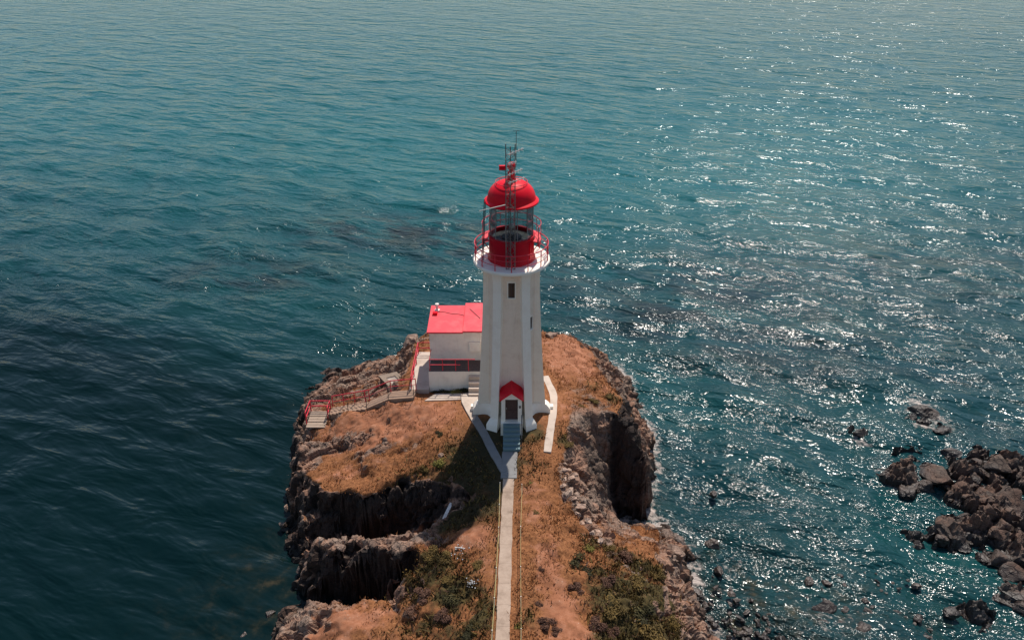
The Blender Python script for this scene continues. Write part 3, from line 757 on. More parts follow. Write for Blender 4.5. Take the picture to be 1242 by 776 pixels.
tw.data.materials.append(M['cream'])
for pg in tw.data.polygons:                       # the recessed panels between the ribs take a creamier, darker tone
    vs_ = sorted(v % 78 for v in pg.vertices)
    if len(vs_) == 4:
        k0 = min(v % 13 for v in vs_); k1 = max(v % 13 for v in vs_)
        if k1 - k0 == 1 and 2 <= k0 and k1 <= 10: pg.material_index = 1
m = MB(); m.rings([plan(2.72, 1.62, .42, -1.0, 4), plan(2.72, 1.62, .42, .28, 4), plan(2.62, 1.56, .39, .44, 4), plan(2.42, 1.40, .31, .66, 6)]); m.build('plinth', M['white'], lh, 35)
# sunken footing block seen right of the base
m = MB(); m.box(2.40, 2.95, .1, .42, -.8, .22); m.build('footing', M['white'], lh)
m = MB(); m.box(-2.88, -2.40, .1, .42, -.8, .22); m.build('footing', M['white'], lh)

def window(ang, z0, z1, hw, apo):
    n = Vector((math.cos(ang), math.sin(ang), 0)); t = Vector((-n.y, n.x, 0))
    def P(u_, d, z): q = n * d + t * u_; return (q.x, q.y, z)
    f = MB()
    def blk(u0, u1, d0, d1, za, zb):
        f.add([P(u_, d, z) for z in (za, zb) for d in (d0, d1) for u_ in (u0, u1)], [(0, 2, 3, 1), (4, 5, 7, 6), (0, 1, 5, 4), (2, 6, 7, 3), (0, 4, 6, 2), (1, 3, 7, 5)])
    e = .07
    blk(-hw - e, -hw, apo - .3, apo + .07, z0 - e, z1 + e); blk(hw, hw + e, apo - .3, apo + .07, z0 - e, z1 + e)
    blk(-hw, hw, apo - .3, apo + .07, z1, z1 + e); blk(-hw - .04, hw + .04, apo - .3, apo + .12, z0 - e, z0)
    fr = f.build('window', M['white'], lh)
    g_ = MB(); f = g_
    blk(-hw + .003, hw - .003, apo - .3, apo + .015, z0 + .003, z1 - .003); g_.build('pane', M['pane'], fr)
    b_ = MB(); f = b_
    blk(-.02, .02, apo, apo + .035, z0 + .003, z1 - .003); b_.build('glazing_bar', M['dark'], fr)
window(R(-90), 9.6, 10.65, .21, 1.42)
window(R(-30), 6.95, 7.85, .17, 1.42)
window(R(90), 5.0, 6.0, .2, 1.32)

# porch with gabled red roof and the steps
yf = -2.75
m = MB()
hw, dh, sill, eave, apex = .68, 1.78, .95, 2.74, 3.24
m.box(-hw, -.42, yf, -1.3, sill - .02, eave); m.box(.42, hw, yf, -1.3, sill - .02, eave)
m.prism([(-hw, eave), (-.42, sill + dh), (.42, sill + dh), (hw, eave), (0, apex)], 'y', yf, -1.3)
m.box(-hw - .05, hw + .05, yf - .15, -1.3, -.8, sill - .024)
pch = m.build('porch', M['white'], lh)
m = MB()
for s in (-1, 1):
    m.add([(0, yf - .12, apex + .10), (s * (hw + .12), yf - .12, eave - .02), (s * (hw + .12), -1.0, eave - .02), (0, -1.0, apex + .10),
           (0, yf - .12, apex + .02), (s * (hw + .12), yf - .12, eave - .10), (s * (hw + .12), -1.0, eave - .10), (0, -1.0, apex + .02)],
          [(0, 1, 2, 3), (4, 7, 6, 5), (0, 4, 5, 1), (1, 5, 6, 2), (2, 6, 7, 3)])
m.build('roof', M['red'], pch)
m = MB(); m.box(-.415, .415, -2.45, -2.38, sill, sill + dh - .004)
for za in (.12, .98): m.box(-.30, .30, -2.47, -2.45, sill + za, sill + za + .62)
dr = m.build('door', M['door'], lh)
m = MB(); m.box(-.35, -.31, -2.52, -2.46, sill + .82, sill + .98); m.build('handle', M['steel'], dr)
m = MB(); m.lathe([(0, .0), (.05, 0), (.05, .16), (0, .16)], 10, cx=.56, cy=yf - .06); 
for i, v in enumerate(m.v): m.v[i] = (v[0], v[1], v[2] + sill + 1.15)
m.build('wall_lamp', M['dark'], pch)
m = MB()
nst = 6
for i in range(nst):
    z1 = sill - .03 - i * .165; y1 = yf - .152 - i * .285
    m.box(-.56, .56, y1 - .285, y1 + (0 if i == 0 else 0), -.6 + .0, z1)
st = m.build('steps', M['bluestep'], lh, bevel=.012)
m = MB()
for s in (-1,):
    m.tube([(.66, yf - 1.75, 0.05), (.66, yf - 1.75, .85)], .025); m.tube([(.66, yf - .35, .9), (.66, yf - .35, 1.75)], .025)
    m.tube([(.66, yf - 1.75, .85), (.66, yf - .35, 1.75)], .025)
m.build('handrail', M['dark'], st)

# gallery
m = MB(); m.lathe([(0, 11.62), (1.70, 11.62), (1.95, 11.66), (2.34, 11.76), (2.45, 11.82), (2.45, 11.96), (2.40, 12.01), (0, 12.01)], 72); m.build('gallery_deck', M['white'], lh, 40)
gr = MB(); NP = 14
for k in range(NP):
    a = 2 * math.pi * (k + .5) / NP; x, y = 2.33 * math.cos(a), 2.33 * math.sin(a)
    gr.tube([(x, y, 12.0), (x, y, 13.08)], .035, 6)
for z, r_ in ((12.38, .02), (12.74, .02), (13.08, .032)):
    gr.tube([(2.33 * math.cos(2 * math.pi * k / 56), 2.33 * math.sin(2 * math.pi * k / 56), z) for k in range(56)], r_, 6, True)
gr.build('gallery_railing', M['railred'], lh, 60)

# lantern room
m = MB(); m.lathe([(1.52, 12.014), (1.52, 12.12), (1.45, 12.22), (1.43, 12.3), (1.42, 13.50), (1.47, 13.56), (1.47, 13.64), (1.30, 13.64), (1.30, 13.3)], 64); ln = m.build('lantern_wall', M['shaded_red'], lh, 35)
m = MB(); m.box(-.28, .28, -1.452, -1.40, 12.25, 13.35)
for i in range(len(m.v)):
    x, y, z = m.v[i]; a = R(62); m.v[i] = (x * math.cos(a) - y * math.sin(a), x * math.sin(a) + y * math.cos(a), z)
m.build('hatch', M['red'], ln)
m = MB(); m.lathe([(0, 13.38), (1.299, 13.38)], 48); m.build('lantern_floor', M['floor'], lh)
m = MB(); m.lathe([(0, 13.39), (.64, 13.39), (.64, 13.45), (.2, 13.50), (.2, 13.62), (0, 13.62)], 40); pd = m.build('lamp_pedestal', M['dark'], lh, 40)
m = MB(); m.lathe([(.0, 13.62), (.08, 13.62), (.08, 13.8), (.15, 13.85), (.18, 14.0), (.18, 14.16), (.12, 14.28), (0, 14.3)], 24)
m.build('lens', M['steel'], pd, 40)
NM = 12
m = MB()
for k in range(NM):
    a = 2 * math.pi * (k + .5) / NM
    m.tube([(1.38 * math.cos(a), 1.38 * math.sin(a), 13.64), (1.38 * math.cos(a), 1.38 * math.sin(a), 15.80)], .024, 6)
for z in (14.72,):
    m.tube([(1.38 * math.cos(2 * math.pi * k / 48), 1.38 * math.sin(2 * math.pi * k / 48), z) for k in range(48)], .02, 6, True)
fr = m.build('glazing_frame', M['grey'], lh, 60)
m = MB(); m.lathe([(1.365, 13.645), (1.365, 15.79)], NM, 15, 375); m.build('glazing', M['glass'], lh)
# outer walk round the glazing, open at the front
A0, A1 = -26, 196
m = MB(); m.lathe([(1.475, 13.30), (1.475, 13.38), (1.86, 13.38), (1.86, 13.05), (1.80, 13.05), (1.80, 13.30), (1.475, 13.30)], 48, A0, A1)
cw = m.build('catwalk', M['roofred'], lh, 35)
m = MB()
arc = [(1.84 * math.cos(R(A0 + (A1 - A0) * k / 40)), 1.84 * math.sin(R(A0 + (A1 - A0) * k / 40))) for k in range(41)]
m.tube([(arc[0][0], arc[0][1], 13.36)] + [(x, y, 14.38) for x, y in arc] + [(arc[-1][0], arc[-1][1], 13.36)], .026, 6)
m.tube([(x, y, 13.88) for x, y in arc], .016, 6)
for k in range(5, 40, 5): m.tube([(arc[k][0], arc[k][1], 13.36), (arc[k][0], arc[k][1], 14.38)], .018, 6)
m.build('railing', M['railred'], cw, 60)
for k in range(6):
    a = R(A0 + 12 + (A1 - A0 - 24) * k / 5); c_, s_ = math.cos(a), math.sin(a)
    m = MB(); m.bar((1.44 * c_, 1.44 * s_, 12.65), (1.78 * c_, 1.78 * s_, 13.2), .05, .05); m.build('bracket', M['red'], cw)
# dome
m = MB(); prof = [(1.30, 15.80), (1.62, 15.74), (1.68, 15.78), (1.68, 15.86), (1.58, 15.93), (1.50, 15.97)]
for i in range(1, 15):
    a = R(90 * i / 15); prof.append((.26 + 1.22 * math.cos(a) ** 0.9, 15.97 + 1.10 * math.sin(a)))
prof += [(.27, 17.08), (0, 17.08)]
m.lathe(prof, 64); dm = m.build('dome', M['red'], lh, 45)
m = MB(); m.lathe([(.36, 17.04), (.36, 17.14), (.27, 17.2), (.22, 17.45), (.24, 17.62), (.13, 17.68), (.13, 17.74)] + [(max(.0, .27 * math.cos(R(a))), 17.98 + .27 * math.sin(R(a))) for a in range(-65, 91, 12)], 28)
m.build('ventilator', M['red'], dm, 45)
m = MB(); m.tube([(.98 * math.cos(2 * math.pi * k / 40), .98 * math.sin(2 * math.pi * k / 40), 17.02) for k in range(40)], .02, 6, True)
for k in range(6):
    a = R(60 * k + 20); m.tube([(.98 * math.cos(a), .98 * math.sin(a), 17.02), (.94 * math.cos(a), .94 * math.sin(a), 16.72)], .016, 5)
m.build('hoop_rail', M['railred'], dm, 60)
m = MB(); ca, sa = math.cos(R(193)), math.sin(R(193)); n_ = Vector((-sa, ca, 0)) * .19
for s in (-1, 1): m.tube([Vector((1.88 * ca, 1.88 * sa, 12.05)) + n_ * s, Vector((1.66 * ca, 1.66 * sa, 15.95)) + n_ * s], .03, 6)
for k in range(13):
    f_ = (k + .5) / 13; c_ = Vector((1.88 - .22 * f_, 0, 0)).x; p_ = Vector((c_ * ca, c_ * sa, 12.05 + 3.9 * f_)); m.tube([p_ - n_, p_ + n_], .015, 5)
m.build('ladder', M['dark'], lh, 60)

UP = ('gallery_deck', 'gallery_railing', 'lantern_wall', 'lantern_floor', 'lamp_pedestal', 'glazing_frame', 'glazing', 'catwalk', 'dome', 'ladder')
for ch in lh.children:
    if ch.name.split('.')[0] in UP: ch.location.z -= 0.25
# lattice aerial mast clamped to the front of the lantern
ms = thing('antenna_mast', 'slim grey lattice radio mast rising in front of the red lantern and dome', 'mast', (TX - .06, TY - 1.86, G + 11.765))
legs = [(-.27, 0), (.27, 0), (.0, .34)]
def cor(i, z):
    k_ = 1.0
    return Vector((legs[i][0] * k_, legs[i][1] * k_, z))
m = MB()
for i in range(3): m.tube([cor(i, 0), cor(i, 7.85 if i != 2 else 7.6)], .032, 6)
m.build('leg_frame', M['mast'], ms, 60)
m = MB(); NB = 19
for k in range(NB):
    z0, z1 = 7.6 * k / NB, 7.6 * (k + 1) / NB
    for i, j in ((0, 1), (1, 2), (2, 0)):
        a, b = (i, j) if k % 2 else (j, i)
        m.tube([cor(a, z0), cor(b, z1)], .014, 4)
        if k % 2 == 0: m.tube([cor(i, z0), cor(j, z0)], .014, 4)
m.build('bracing', M['mast'], ms, 60)
m = MB(); m.tube([cor(1, 6.6) + Vector((.06, 0, 0)), cor(1, 8.6) + Vector((.06, 0, 0))], .018, 5); m.build('whip_aerial', M['mast'], ms, 60)
m = MB(); m.tube([(-.2, -.1, 8.57), (.2, .05, 8.57)], .012, 5)
for i, v in enumerate(m.v): m.v[i] = (v[0] + .33, v[1], v[2] + .02)
m.build('crossbar', M['mast'], ms, 60)
for (z, l, tl) in ((7.25, .86, .42), (6.05, .80, .42), (5.55, .95, .42), (6.7, .45, .2)):
    m = MB(); a, b = Vector((-.12 + .0, -.12, z)), Vector((-.12 + l, -.32, z + tl))
    m.tube([a, b], .034, 6)
    d = (b - a)
    for k in range(5):
        c_ = a + d * (k + .5) / 5; m.tube([c_ + Vector((0, -.14, -.06)), c_ + Vector((0, .14, .06))], .012, 4)
    m.build('yagi_aerial', M['palem'], ms, 60)
m = MB(); m.box(-.66, -.30, -.10, .10, 6.32, 6.58); bx_ = m.build('signal_box', M['red'], ms, bevel=.015)
m = MB(); m.tube([(-.30, 0, 6.45), (-.27, 0, 6.45)], .03, 6); m.build('mount', M['steel'], bx_)
m = MB(); m.tube([(-1.85, -.05, 3.82), (-.5, -.05, 4.16), (-.27, 0, 4.2)], .028, 6); m.build('side_aerial', M['palem'], ms, 60)
m = MB(); m.tube([(-.1, -.04, 0.05), (-.1, -.05, 3.2), (-.06, -.05, 5.0)], .02, 5); m.build('cable', M['dark'], ms, 60)
for z in (.9, 1.5):
    for x in (-.27, .27): m = MB(); m.bar((x, 0, z), (x, .45, z), .04, .03); m.build('clamp', M['mast'], ms)

# ------------------------------------------------------------------ fog signal building
fb = thing('utility_building', 'low white flat building with red roof slabs beside the lighthouse', 'building', (-3.6, 50.75, 7.0))
FX, FY, FZ = 3.6, -50.75, 0.0
x0, x1 = -2.55, 2.35
m = MB(); m.box(x0, x1, -1.55, 3.75, -.6, 1.46); m.build('base_wall', M['whitewall'], fb, bevel=.02)
m = MB(); m.box(x0 + .02, x1 - .02, -1.53, 0.0, 1.463, 1.5); m.build('ledge', M['wood_and_shade'], fb)  # dark sheet standing in for the building's shade on the floor
m = MB(); m.box(x0 + .02, x1 - .02, 0.03, 3.6, 1.463, 3.86); wl = m.build('wall', M['whitewall'], fb, bevel=.015)
def slab(xa, xb, za, dz, yb, ya=-.16):
    m = MB()
    m.prism([(ya, za), (yb, za + dz), (yb, za + dz + .13), (ya, za + .13)], 'x', xa, xb)
    return m.build('roof', M['roofred'], fb, bevel=.02)
r1 = slab(x0 - .14, -.03, 3.87, .20, 3.75)
r2 = slab(-.02, x1 + .1, 4.02, .22, 3.85, -.26)
m = MB(); m.box(-.02, x1 - .02, .03, 3.6, 3.862, 4.018); m.build('upper_band', M['whitewall'], fb)
m = MB(); m.box(.40, 1.25, -.12, .02, 2.3, 3.1); ac = m.build('vent_box', M['white'], fb, bevel=.02)
m = MB()
for k in range(6): m.box(.46, 1.19, -.135, -.12, 2.38 + .11 * k, 2.43 + .11 * k)
m.build('louvre', M['whitewall'], ac)
m = MB(); m.lathe([(0, 0), (.2, 0), (.2, .12), (.1, .16), (.1, .42), (.15, .45), (.15, .62), (0, .66)], 16, cx=-2.15, cy=2.9)
for i, v in enumerate(m.v): m.v[i] = (v[0], v[1], v[2] + 4.16)
m.build('roof_lamp', M['palem'], r1, 45)
m = MB(); m.box(-2.45, -2.1, 2.25, 2.5, 4.13, 4.33); m.build('junction_box', M['red'], r1)
def ztop(y): return 4.005 + .20 * (y + .16) / 3.91
m = MB(); m.tube([(-2.0, 2.75, ztop(2.75) + .015)] + [(-2.0 + 1.95 * k / 12, 2.75 - .55 * (k / 12) ** 1.2 + .05 * math.sin(k * .8), ztop(2.75 - .55 * (k / 12) ** 1.2) + .015) for k in range(1, 13)], .018, 5); m.build('cable', M['dark'], r1)
m = MB(); m.tube([(.35, 2.9, 4.36), (1.2, 1.5, 4.275)], .018, 5); m.build('cable', M['dark'], r2)
m = MB(); m.box(x0 + .01, x0 + .08, .022, .04, 3.2, 3.7); m.build('downpipe', M['palem'], wl)
# ledge railing
m = MB(); yr = -1.47
for x in (x0 + .10, x0 + 1.05, x0 + 2.0, x0 + 2.95): m.tube([(x, yr, 1.5), (x, yr, 2.46)], .03, 6)
m.tube([(x0 + .1, -.05, 2.45), (x0 + .10, yr, 2.46), (x0 + 3.45, yr, 2.46)], .035, 6); m.tube([(x0 + .10, yr, 2.0), (x0 + 2.35, yr, 2.0)], .03, 6)
m.build('ledge_railing', M['railred'], fb, 60)
# steps up to the ledge
m = MB()
for i in range(4): m.box(.42, 1.40, -1.553 - .32 * (i + 1), -1.553 - .32 * i, -.3, 1.2 - .30 * i)
m.build('steps', M['concrete'], fb, bevel=.012)

# terrace railing left of the building
tr = thing('terrace_railing', 'red pipe railing around the narrow concrete terrace left of the building', 'railing', (-7.45, 49.0, 7.10))
for x, y in ((0, 0.0), (0, 1.7), (0, 3.4), (0, 5.0), (1.12, 5.0)): m = MB(); m.tube([(x, y, 0), (x, y, 1.05)], .042, 6); m.build('post', M['railred'], tr, 60)
for z in (.55, 1.05): m = MB(); m.tube([(0, 0, z), (0, 5.0, z), (1.12, 5.0, z)], .042, 6); m.build('rail', M['railred'], tr, 60)

# walkway and railing stepping down to the landing platform
wk = [at(502, 485, 6.95), at(471, 484.5, 6.5), at(444, 489, 6.1)]
def zs_(x, y): return float(gsample(blur(Zt, 6), np.array([x]), np.array([y]))[0]) + .20
wk = [(q[0], q[1], zs_(q[0], q[1] + .5)) for q in wk]
m = MB()
n_w = Vector((0.08, 1, 0)).normalized()
loops = []
for p in wk:
    p = Vector(p); loops.append([p + Vector((0, 0, -.4)), p + Vector((0, 0, .05)), p + n_w * 1.05 + Vector((0, 0, .05)), p + n_w * 1.05 + Vector((0, 0, -.5))])
m.rings(loops); tag(m.build('walkway', M['walk']), kind='structure')
dn0, dn1 = Vector(wk[2]), Vector(at(401, 505, 4.2)); dn1.z = max(3.9, zs_(dn1.x, dn1.y) + .12)
dn0.y += .45; dn1.y += .2
m = MB(); NS = 9
for i in range(NS):
    p = dn0.lerp(dn1, (i + .5) / NS); d = (dn1 - dn0) / NS
    hwid = Vector((-d.y, d.x, 0)).normalized() * .5
    a, b = p - Vector((d.x, d.y, 0)) * .56, p + Vector((d.x, d.y, 0)) * .56
    lo = [a - hwid, b - hwid, b + hwid, a + hwid]
    m.add([(q.x, q.y, z_) for z_ in (p.z - .6, p.z + .02) for q in lo], [(3, 2, 1, 0), (4, 5, 6, 7), (0, 1, 5, 4), (1, 2, 6, 5), (2, 3, 7, 6), (3, 0, 4, 7)])
stt = tag(m.build('stairs', M['walk'], bevel=.015), 'short flight of weathered concrete steps going down the rock to the platform', 'steps')
sr = thing('stair_railing', 'red pipe handrail following the walkway and steps down the left slope', 'railing', (0, 0, 0))
rail = [Vector(p) + n_w * .95 for p in wk] + [dn0.lerp(dn1, f_) + Vector((.1, .5, 0)) for f_ in (.12, .4, .7, 1.0)]
rail = [Vector((q.x, q.y, q.z + .05)) for q in rail]
m = MB(); m.tube([q + Vector((0, 0, 1.0)) for q in rail], .042, 6); m.build('rail', M['railred'], sr, 60)
m = MB(); m.tube([q + Vector((0, 0, .5)) for q in rail], .022, 6); m.build('rail', M['railred'], sr, 60)
for q in rail[:3]:
    m = MB(); m.tube([q, q + Vector((0, 0, 1.0))], .036, 6); m.build('post', M['railred'], sr, 60)
for q in rail[3:]:
    m = MB(); m.tube([q - Vector((0, 0, .3)), q + Vector((0, 0, 1.0))], .036, 6); m.build('post', M['railred'], sr, 60)
fr2 = thing('walkway_fence', 'thin dark wire handrail on the near edge of the left walkway', 'railing', (0, 0, 0))
near = [Vector(p) + n_w * .06 for p in wk] + [dn0.lerp(dn1, f_) - Vector((.1, .5, 0)) for f_ in (.45, .95)]
near = [Vector((q.x, q.y, q.z + .05)) for q in near]
m = MB(); m.tube([q + Vector((0, 0, .95)) for q in near], .016, 5); m.tube([q + Vector((0, 0, .5)) for q in near], .012, 5); m.build('wire', M['dark'], fr2, 60)
for q in near:
    m = MB(); m.tube([q - Vector((0, 0, .3)), q + Vector((0, 0, .98))], .026, 6); m.build('post', M['dark'], fr2, 60)

# landing platform of planks
pl = thing('viewing_platform', 'small plank platform with red pipe railing at the left cliff edge', 'platform', at(386, 509, 4.15))
m = MB()
for k in range(6): m.box(-.72, .72, -.98 + .33 * k, -.98 + .33 * k + .29, -.05 + .0 * k, .03 + .05 * (k // 2))
m.build('deck', M['wood'], pl, bevel=.008)
for x in (-.66, .6):
    m = MB(); m.bar((x, -.95, -.135), (x, .98, -.135), .1, .16); m.build('joist', M['wood'], pl)
    for y in (-.85, .85): m = MB(); m.bar((x, y, -1.6), (x, y, -.22), .09, .09); m.build('leg', M['wood'], pl)
m = MB()
for (x, y) in ((-.76, -.5), (-.76, 1.05), (.76, 1.05), (.76, .1)): m.tube([(x, y, -.1), (x, y, 1.02)], .05, 6)
for z in (.55, 1.02): m.tube([(-.76, -.5, z), (-.76, 1.05, z), (.76, 1.05, z), (.76, .1, z)], .05, 6)
m.build('railing', M['railred'], pl, 60)

# tilted wooden hatch with square inset
hc = thing('wooden_hatch', 'tilted pale board with a square inset lying on the rocks left of the building', 'hatch', at(477, 462, 5.9))
c0 = [Vector(at(459, 455.5, 6.0)), Vector(at(481, 450.5, 6.35)), Vector(at(495, 464, 6.1)), Vector(at(474, 471, 5.75))]
cc = sum(c0, Vector()) / 4; org = Vector(at(477, 462, 5.9))
up_ = (c0[1] - c0[0]).cross(c0[3] - c0[0]).normalized(); up_ = up_ if up_.z > 0 else -up_
m = MB(); sc_ = lambda k_, o_: [cc + (q - cc) * k_ + up_ * o_ - org for q in c0]
m.rings([sc_(1, -.12), sc_(1, 0), sc_(.48, 0), sc_(.48, -.06)], cap=False); m.build('board', M['wood'], hc)
m = MB(); m.add(sc_(.485, -.05), [(0, 1, 2, 3)]); m.build('inset', M['concrete'], hc)
for q in c0:
    q = q - org; m = MB(); m.bar((q.x * .85, q.y * .85, q.z - .08), (q.x * .85, q.y * .85, q.z - 1.5), .12, .12); m.build('leg', M['wood_and_shade'], hc)

# ------------------------------------------------------------------ rope fences along the path
def fence(pxs, label, nm):
    pts = [Vector(at(*q)) for q in pxs]
    f = thing(nm, label, 'fence', pts[0])
    prev = None; o_ = pts[0]; tops = []
    tot = []
    for a, b in zip(pts[:-1], pts[1:]):
        n = max(1, round((b - a).length / 2.3))
        tot += [a.lerp(b, k / n) for k in range(n)]
    tot.append(pts[-1])
    for p in tot:
        z = gz(p.x, p.y); tops.append(Vector((p.x, p.y, z + .8)) - o_)
        m = MB(); m.tube([Vector((p.x, p.y, z - .2)) - o_, Vector((p.x, p.y, z + .86)) - o_], .026, 6); m.build('post', M['palem'], f, 60)
    for dz in (0, -.38):
        w_ = []
        for a, b in zip(tops[:-1], tops[1:]):
            for k in range(6): t_ = k / 6; q = a.lerp(b, t_); w_.append(q + Vector((0, 0, dz - .06 * 4 * t_ * (1 - t_))))
        w_.append(tops[-1] + Vector((0, 0, dz)))
        m = MB(); m.tube(w_, .011, 5); m.build('rope', M['rope'], f, 60)
fence([(606.5, 598, 6.9), (605, 650, 6.9), (602, 700, 6.8), (597, 776, 6.8), (588, 880, 6.9)], 'low pale rope fence along the left side of the long path', 'rope_fence')
fence([(633, 600, 7.0), (631.5, 650, 6.9), (631.5, 700, 6.8), (632, 776, 6.8), (628, 880, 6.9)], 'low thin rope fence along the right side of the long path', 'rope_fence')
# pale pole lying on the shaded slope
pa, pb = Vector(at(547, 599, 6.1)), Vector(at(538, 632, 5.0))
pa.z = gz(pa.x, pa.y) + .1; pb.z = gz(pb.x, pb.y) + .12
m = MB(); m.bar((0, 0, 0), pb - pa, .20, .06)
tag(m.build('plank', M['palem'], loc=pa), 'pale plank lying on the shaded slope left of the path', 'plank')
pa, pb = Vector(at(552, 663, 6.2)), Vector(at(564, 667, 6.2))
pa.z = gz(pa.x, pa.y) + .14; pb.z = gz(pb.x, pb.y) + .14
m = MB(); m.tube([(0, 0, 0), (pb - pa) * .5 + Vector((0, 0, .02)), pb - pa], [.05, .045, .03], 7); m.tube([(pb - pa) * .55, (pb - pa) * .8 + Vector((0, .22, .05))], [.025, .012], 5)
tag(m.build('driftwood', M['palem'], loc=pa, smooth=60), 'short bleached white stick lying above the flowering bushes', 'driftwood')
# ------------------------------------------------------------------ boulders
import bmesh
def boulder_mesh(seed, ax=(1, .8, .65), mat=None, cuts=13):
    rr = random.Random(seed)
    bm = bmesh.new(); bmesh.ops.create_icosphere(bm, subdivisions=4, radius=1.0)
    planes = []
    for _ in range(cuts):
        n = Vector((rr.gauss(0, 1), rr.gauss(0, 1), rr.gauss(0, .8))).normalized(); planes.append((n, rr.uniform(.42, .80)))
    for v in bm.verts:
        p = v.co.copy()
        for n, d in planes:
            e = p.dot(n) - d
            if e > 0: p -= n * e * 0.96
        v.co = p
    co = np.array([v.co[:] for v in bm.verts]); s = seed * 3.7
    nz = fbm(co[:, 0] * 2.2 + s, co[:, 1] * 2.2, co[:, 2] * 2.2, 4, seed)
    hh, ee, _ = cells(co[:, 0] * 2.0 + s, co[:, 1] * 2.0, co[:, 2] * 3.0, seed)
    for v, a, h_, e_ in zip(bm.verts, nz, hh, ee):
        v.co *= 1 + .05 * a + .085 * h_ - .05 * (1 - min(1, e_ / .1)); v.co.x *= ax[0]; v.co.y *= ax[1]; v.co.z *= ax[2]
    me = bpy.data.meshes.new('rock'); bm.to_mesh(me); bm.free(); me.materials.append(mat or M['rock'])
    me.polygons.foreach_set('use_smooth', [True] * len(me.polygons)); me.set_sharp_from_angle(angle=R(38))
    return me
RM = [boulder_mesh(100 + i, ax, M['rock']) for i, ax in enumerate([(1, .8, .62), (1, .62, .55), (.9, .9, .5), (1, .75, .8), (1, .5, .42), (.85, .8, .75)])]
RP = [boulder_mesh(200 + i, ax, M['palerock']) for i, ax in enumerate([(1, .75, .6), (1, .85, .55), (.95, .65, .7), (1, .7, .45)])]
RR = [boulder_mesh(300 + i, ax, M['reefrock'], 11) for i, ax in enumerate([(1, .8, .66), (1, .62, .55), (.9, .85, .62), (1, .75, .8), (1, .55, .45), (.9, .8, .85)])]
def boulder(x, y, z, size, label, group, meshes, k=None, squash=1.0, cat='rock', tilt=.35):
    o = bpy.data.objects.new('boulder' if size > .35 else 'rock', meshes[rng.randrange(len(meshes)) if k is None else k])
    COL.objects.link(o); o.location = (x, y, z); o.scale = (size, size * rng.uniform(.85, 1.15), size * squash * rng.uniform(.85, 1.1))
    o.rotation_euler = (rng.uniform(-tilt, tilt), rng.uniform(-tilt, tilt), rng.uniform(0, 6.28))
    return tag(o, label, cat, group)
def px_m(px, py, z):      # metres per photo pixel there
    a, b = at(px - .5, py, z), at(px + .5, py, z); return b[0] - a[0]

# pale boulders packed along the lip above the right cove
for px, py, d in [(685, 570, 9), (692, 577, 12), (692, 585, 14), (688, 600, 16), (699, 593, 12), (695, 603, 10), (704, 608, 15), (700, 614, 11), (713, 618, 12), (686, 581, 8), (697, 574, 8), (683, 590, 8),
                  (726, 625, 16), (728, 640, 12), (707, 621, 8), (719, 632, 9), (690, 563, 8), (684, 560, 7), (700, 584, 9), (693, 596, 8)]:
    x, y, z = at(px, py, 6.7); z = gz(x, y); s = d * px_m(px, py, 6.7) * .62
    boulder(x, y, z + s * .12, s, 'pale grey boulder in the tight row along the lip of the right cove', 'pale boulders along the lip of the right cove', RP)
# rocks at the foot of the right point
for px, py, z0, d, lab in [(811, 636, 1.6, 27, 'large brown boulder at the outer tip of the right rock point'), (822, 647, .9, 24, 'rounded brown boulder low at the water below the right point tip'),
                       (786, 640, 1.8, 24, 'dark boulder in the gap at the mouth of the right cove'), (760, 640, 2.6, 18, 'tan boulder just left of the dark cove mouth boulder'), (817, 670, 1.9, 34, 'tall dark slab leaning on the right shore edge'),
                       (808, 700, 1.8, 20, 'brown boulder halfway down the right shore edge'), (818, 716, 1.2, 18, 'dark boulder at the foot of the grassy right mound'), (832, 735, .8, 18, 'brown boulder at the waterline below the grassy mound')]:
    x, y, _ = at(px, py, z0); s = d * px_m(px, py, z0) * .55
    boulder(x, y, min(z0, gz(x, y) + s * .3), s, lab, None, RM, squash=1.1)
# reef boulders
big = [(1140, 572, 1.0, 62, 'broad flat topped brown slab in the middle of the right reef', 2), (1098, 568, .8, 38, 'dark steep boulder at the left end of the right reef', 3), (1075, 574, .3, 20, 'small low boulder at the far left tip of the right reef', 0),
       (1212, 558, 1.0, 48, 'big rounded brown boulder at the top right of the reef', 0), (1184, 557, .7, 22, 'dark boulder touching the left side of the big rounded reef boulder', 3), (1155, 547, .4, 24, 'low dark boulder at the far edge of the right reef', 4),
       (1195, 572, .7, 28, 'flat brown boulder just below the big rounded reef boulder', 1), (1228, 604, 1.0, 52, 'dark angular boulder at the right picture edge below the big rounded one', 3), (1192, 596, .8, 38, 'cracked brown boulder in the middle of the reef right half', 0),
       (1104, 592, .3, 32, 'dark boulder on the lower left shore of the reef', 1), (1123, 588, .4, 28, 'narrow dark boulder under the broad flat reef slab', 3), (1150, 636, .8, 42, 'dark upright boulder jutting left from the lower reef', 3),
       (1163, 656, .2, 32, 'flat boulder at the waterline under the dark upright one', 4), (1219, 633, .9, 32, 'reddish boulder on the right part of the lower reef', 0), (1213, 676, .7, 38, 'broad brown boulder low on the right reef', 0),
       (1230, 690, .6, 40, 'dark brown boulder at the picture edge low on the reef', 2), (1232, 716, .5, 34, 'smooth slab near the lower right corner of the reef', 1), (1239, 734, .3, 26, 'lowest boulder of the reef at the picture edge', 0),
       (1120, 499, .35, 36, 'wave washed dark rock off the far side of the reef', 4), (1143, 521, .15, 30, 'flat awash rock between the reef and the outer washed rock', 4), (1045, 524, .2, 20, 'lone small rock ringed by foam left of the reef', 0)]
for px, py, z0, d, lab, k in big:
    x, y, _ = at(px, py, z0); s = d * px_m(px, py, z0) * .56
    boulder(x, y, max(-.2, z0 * .5), s, lab, None, RR, k, .85 if d < 60 else .6, tilt=.25)
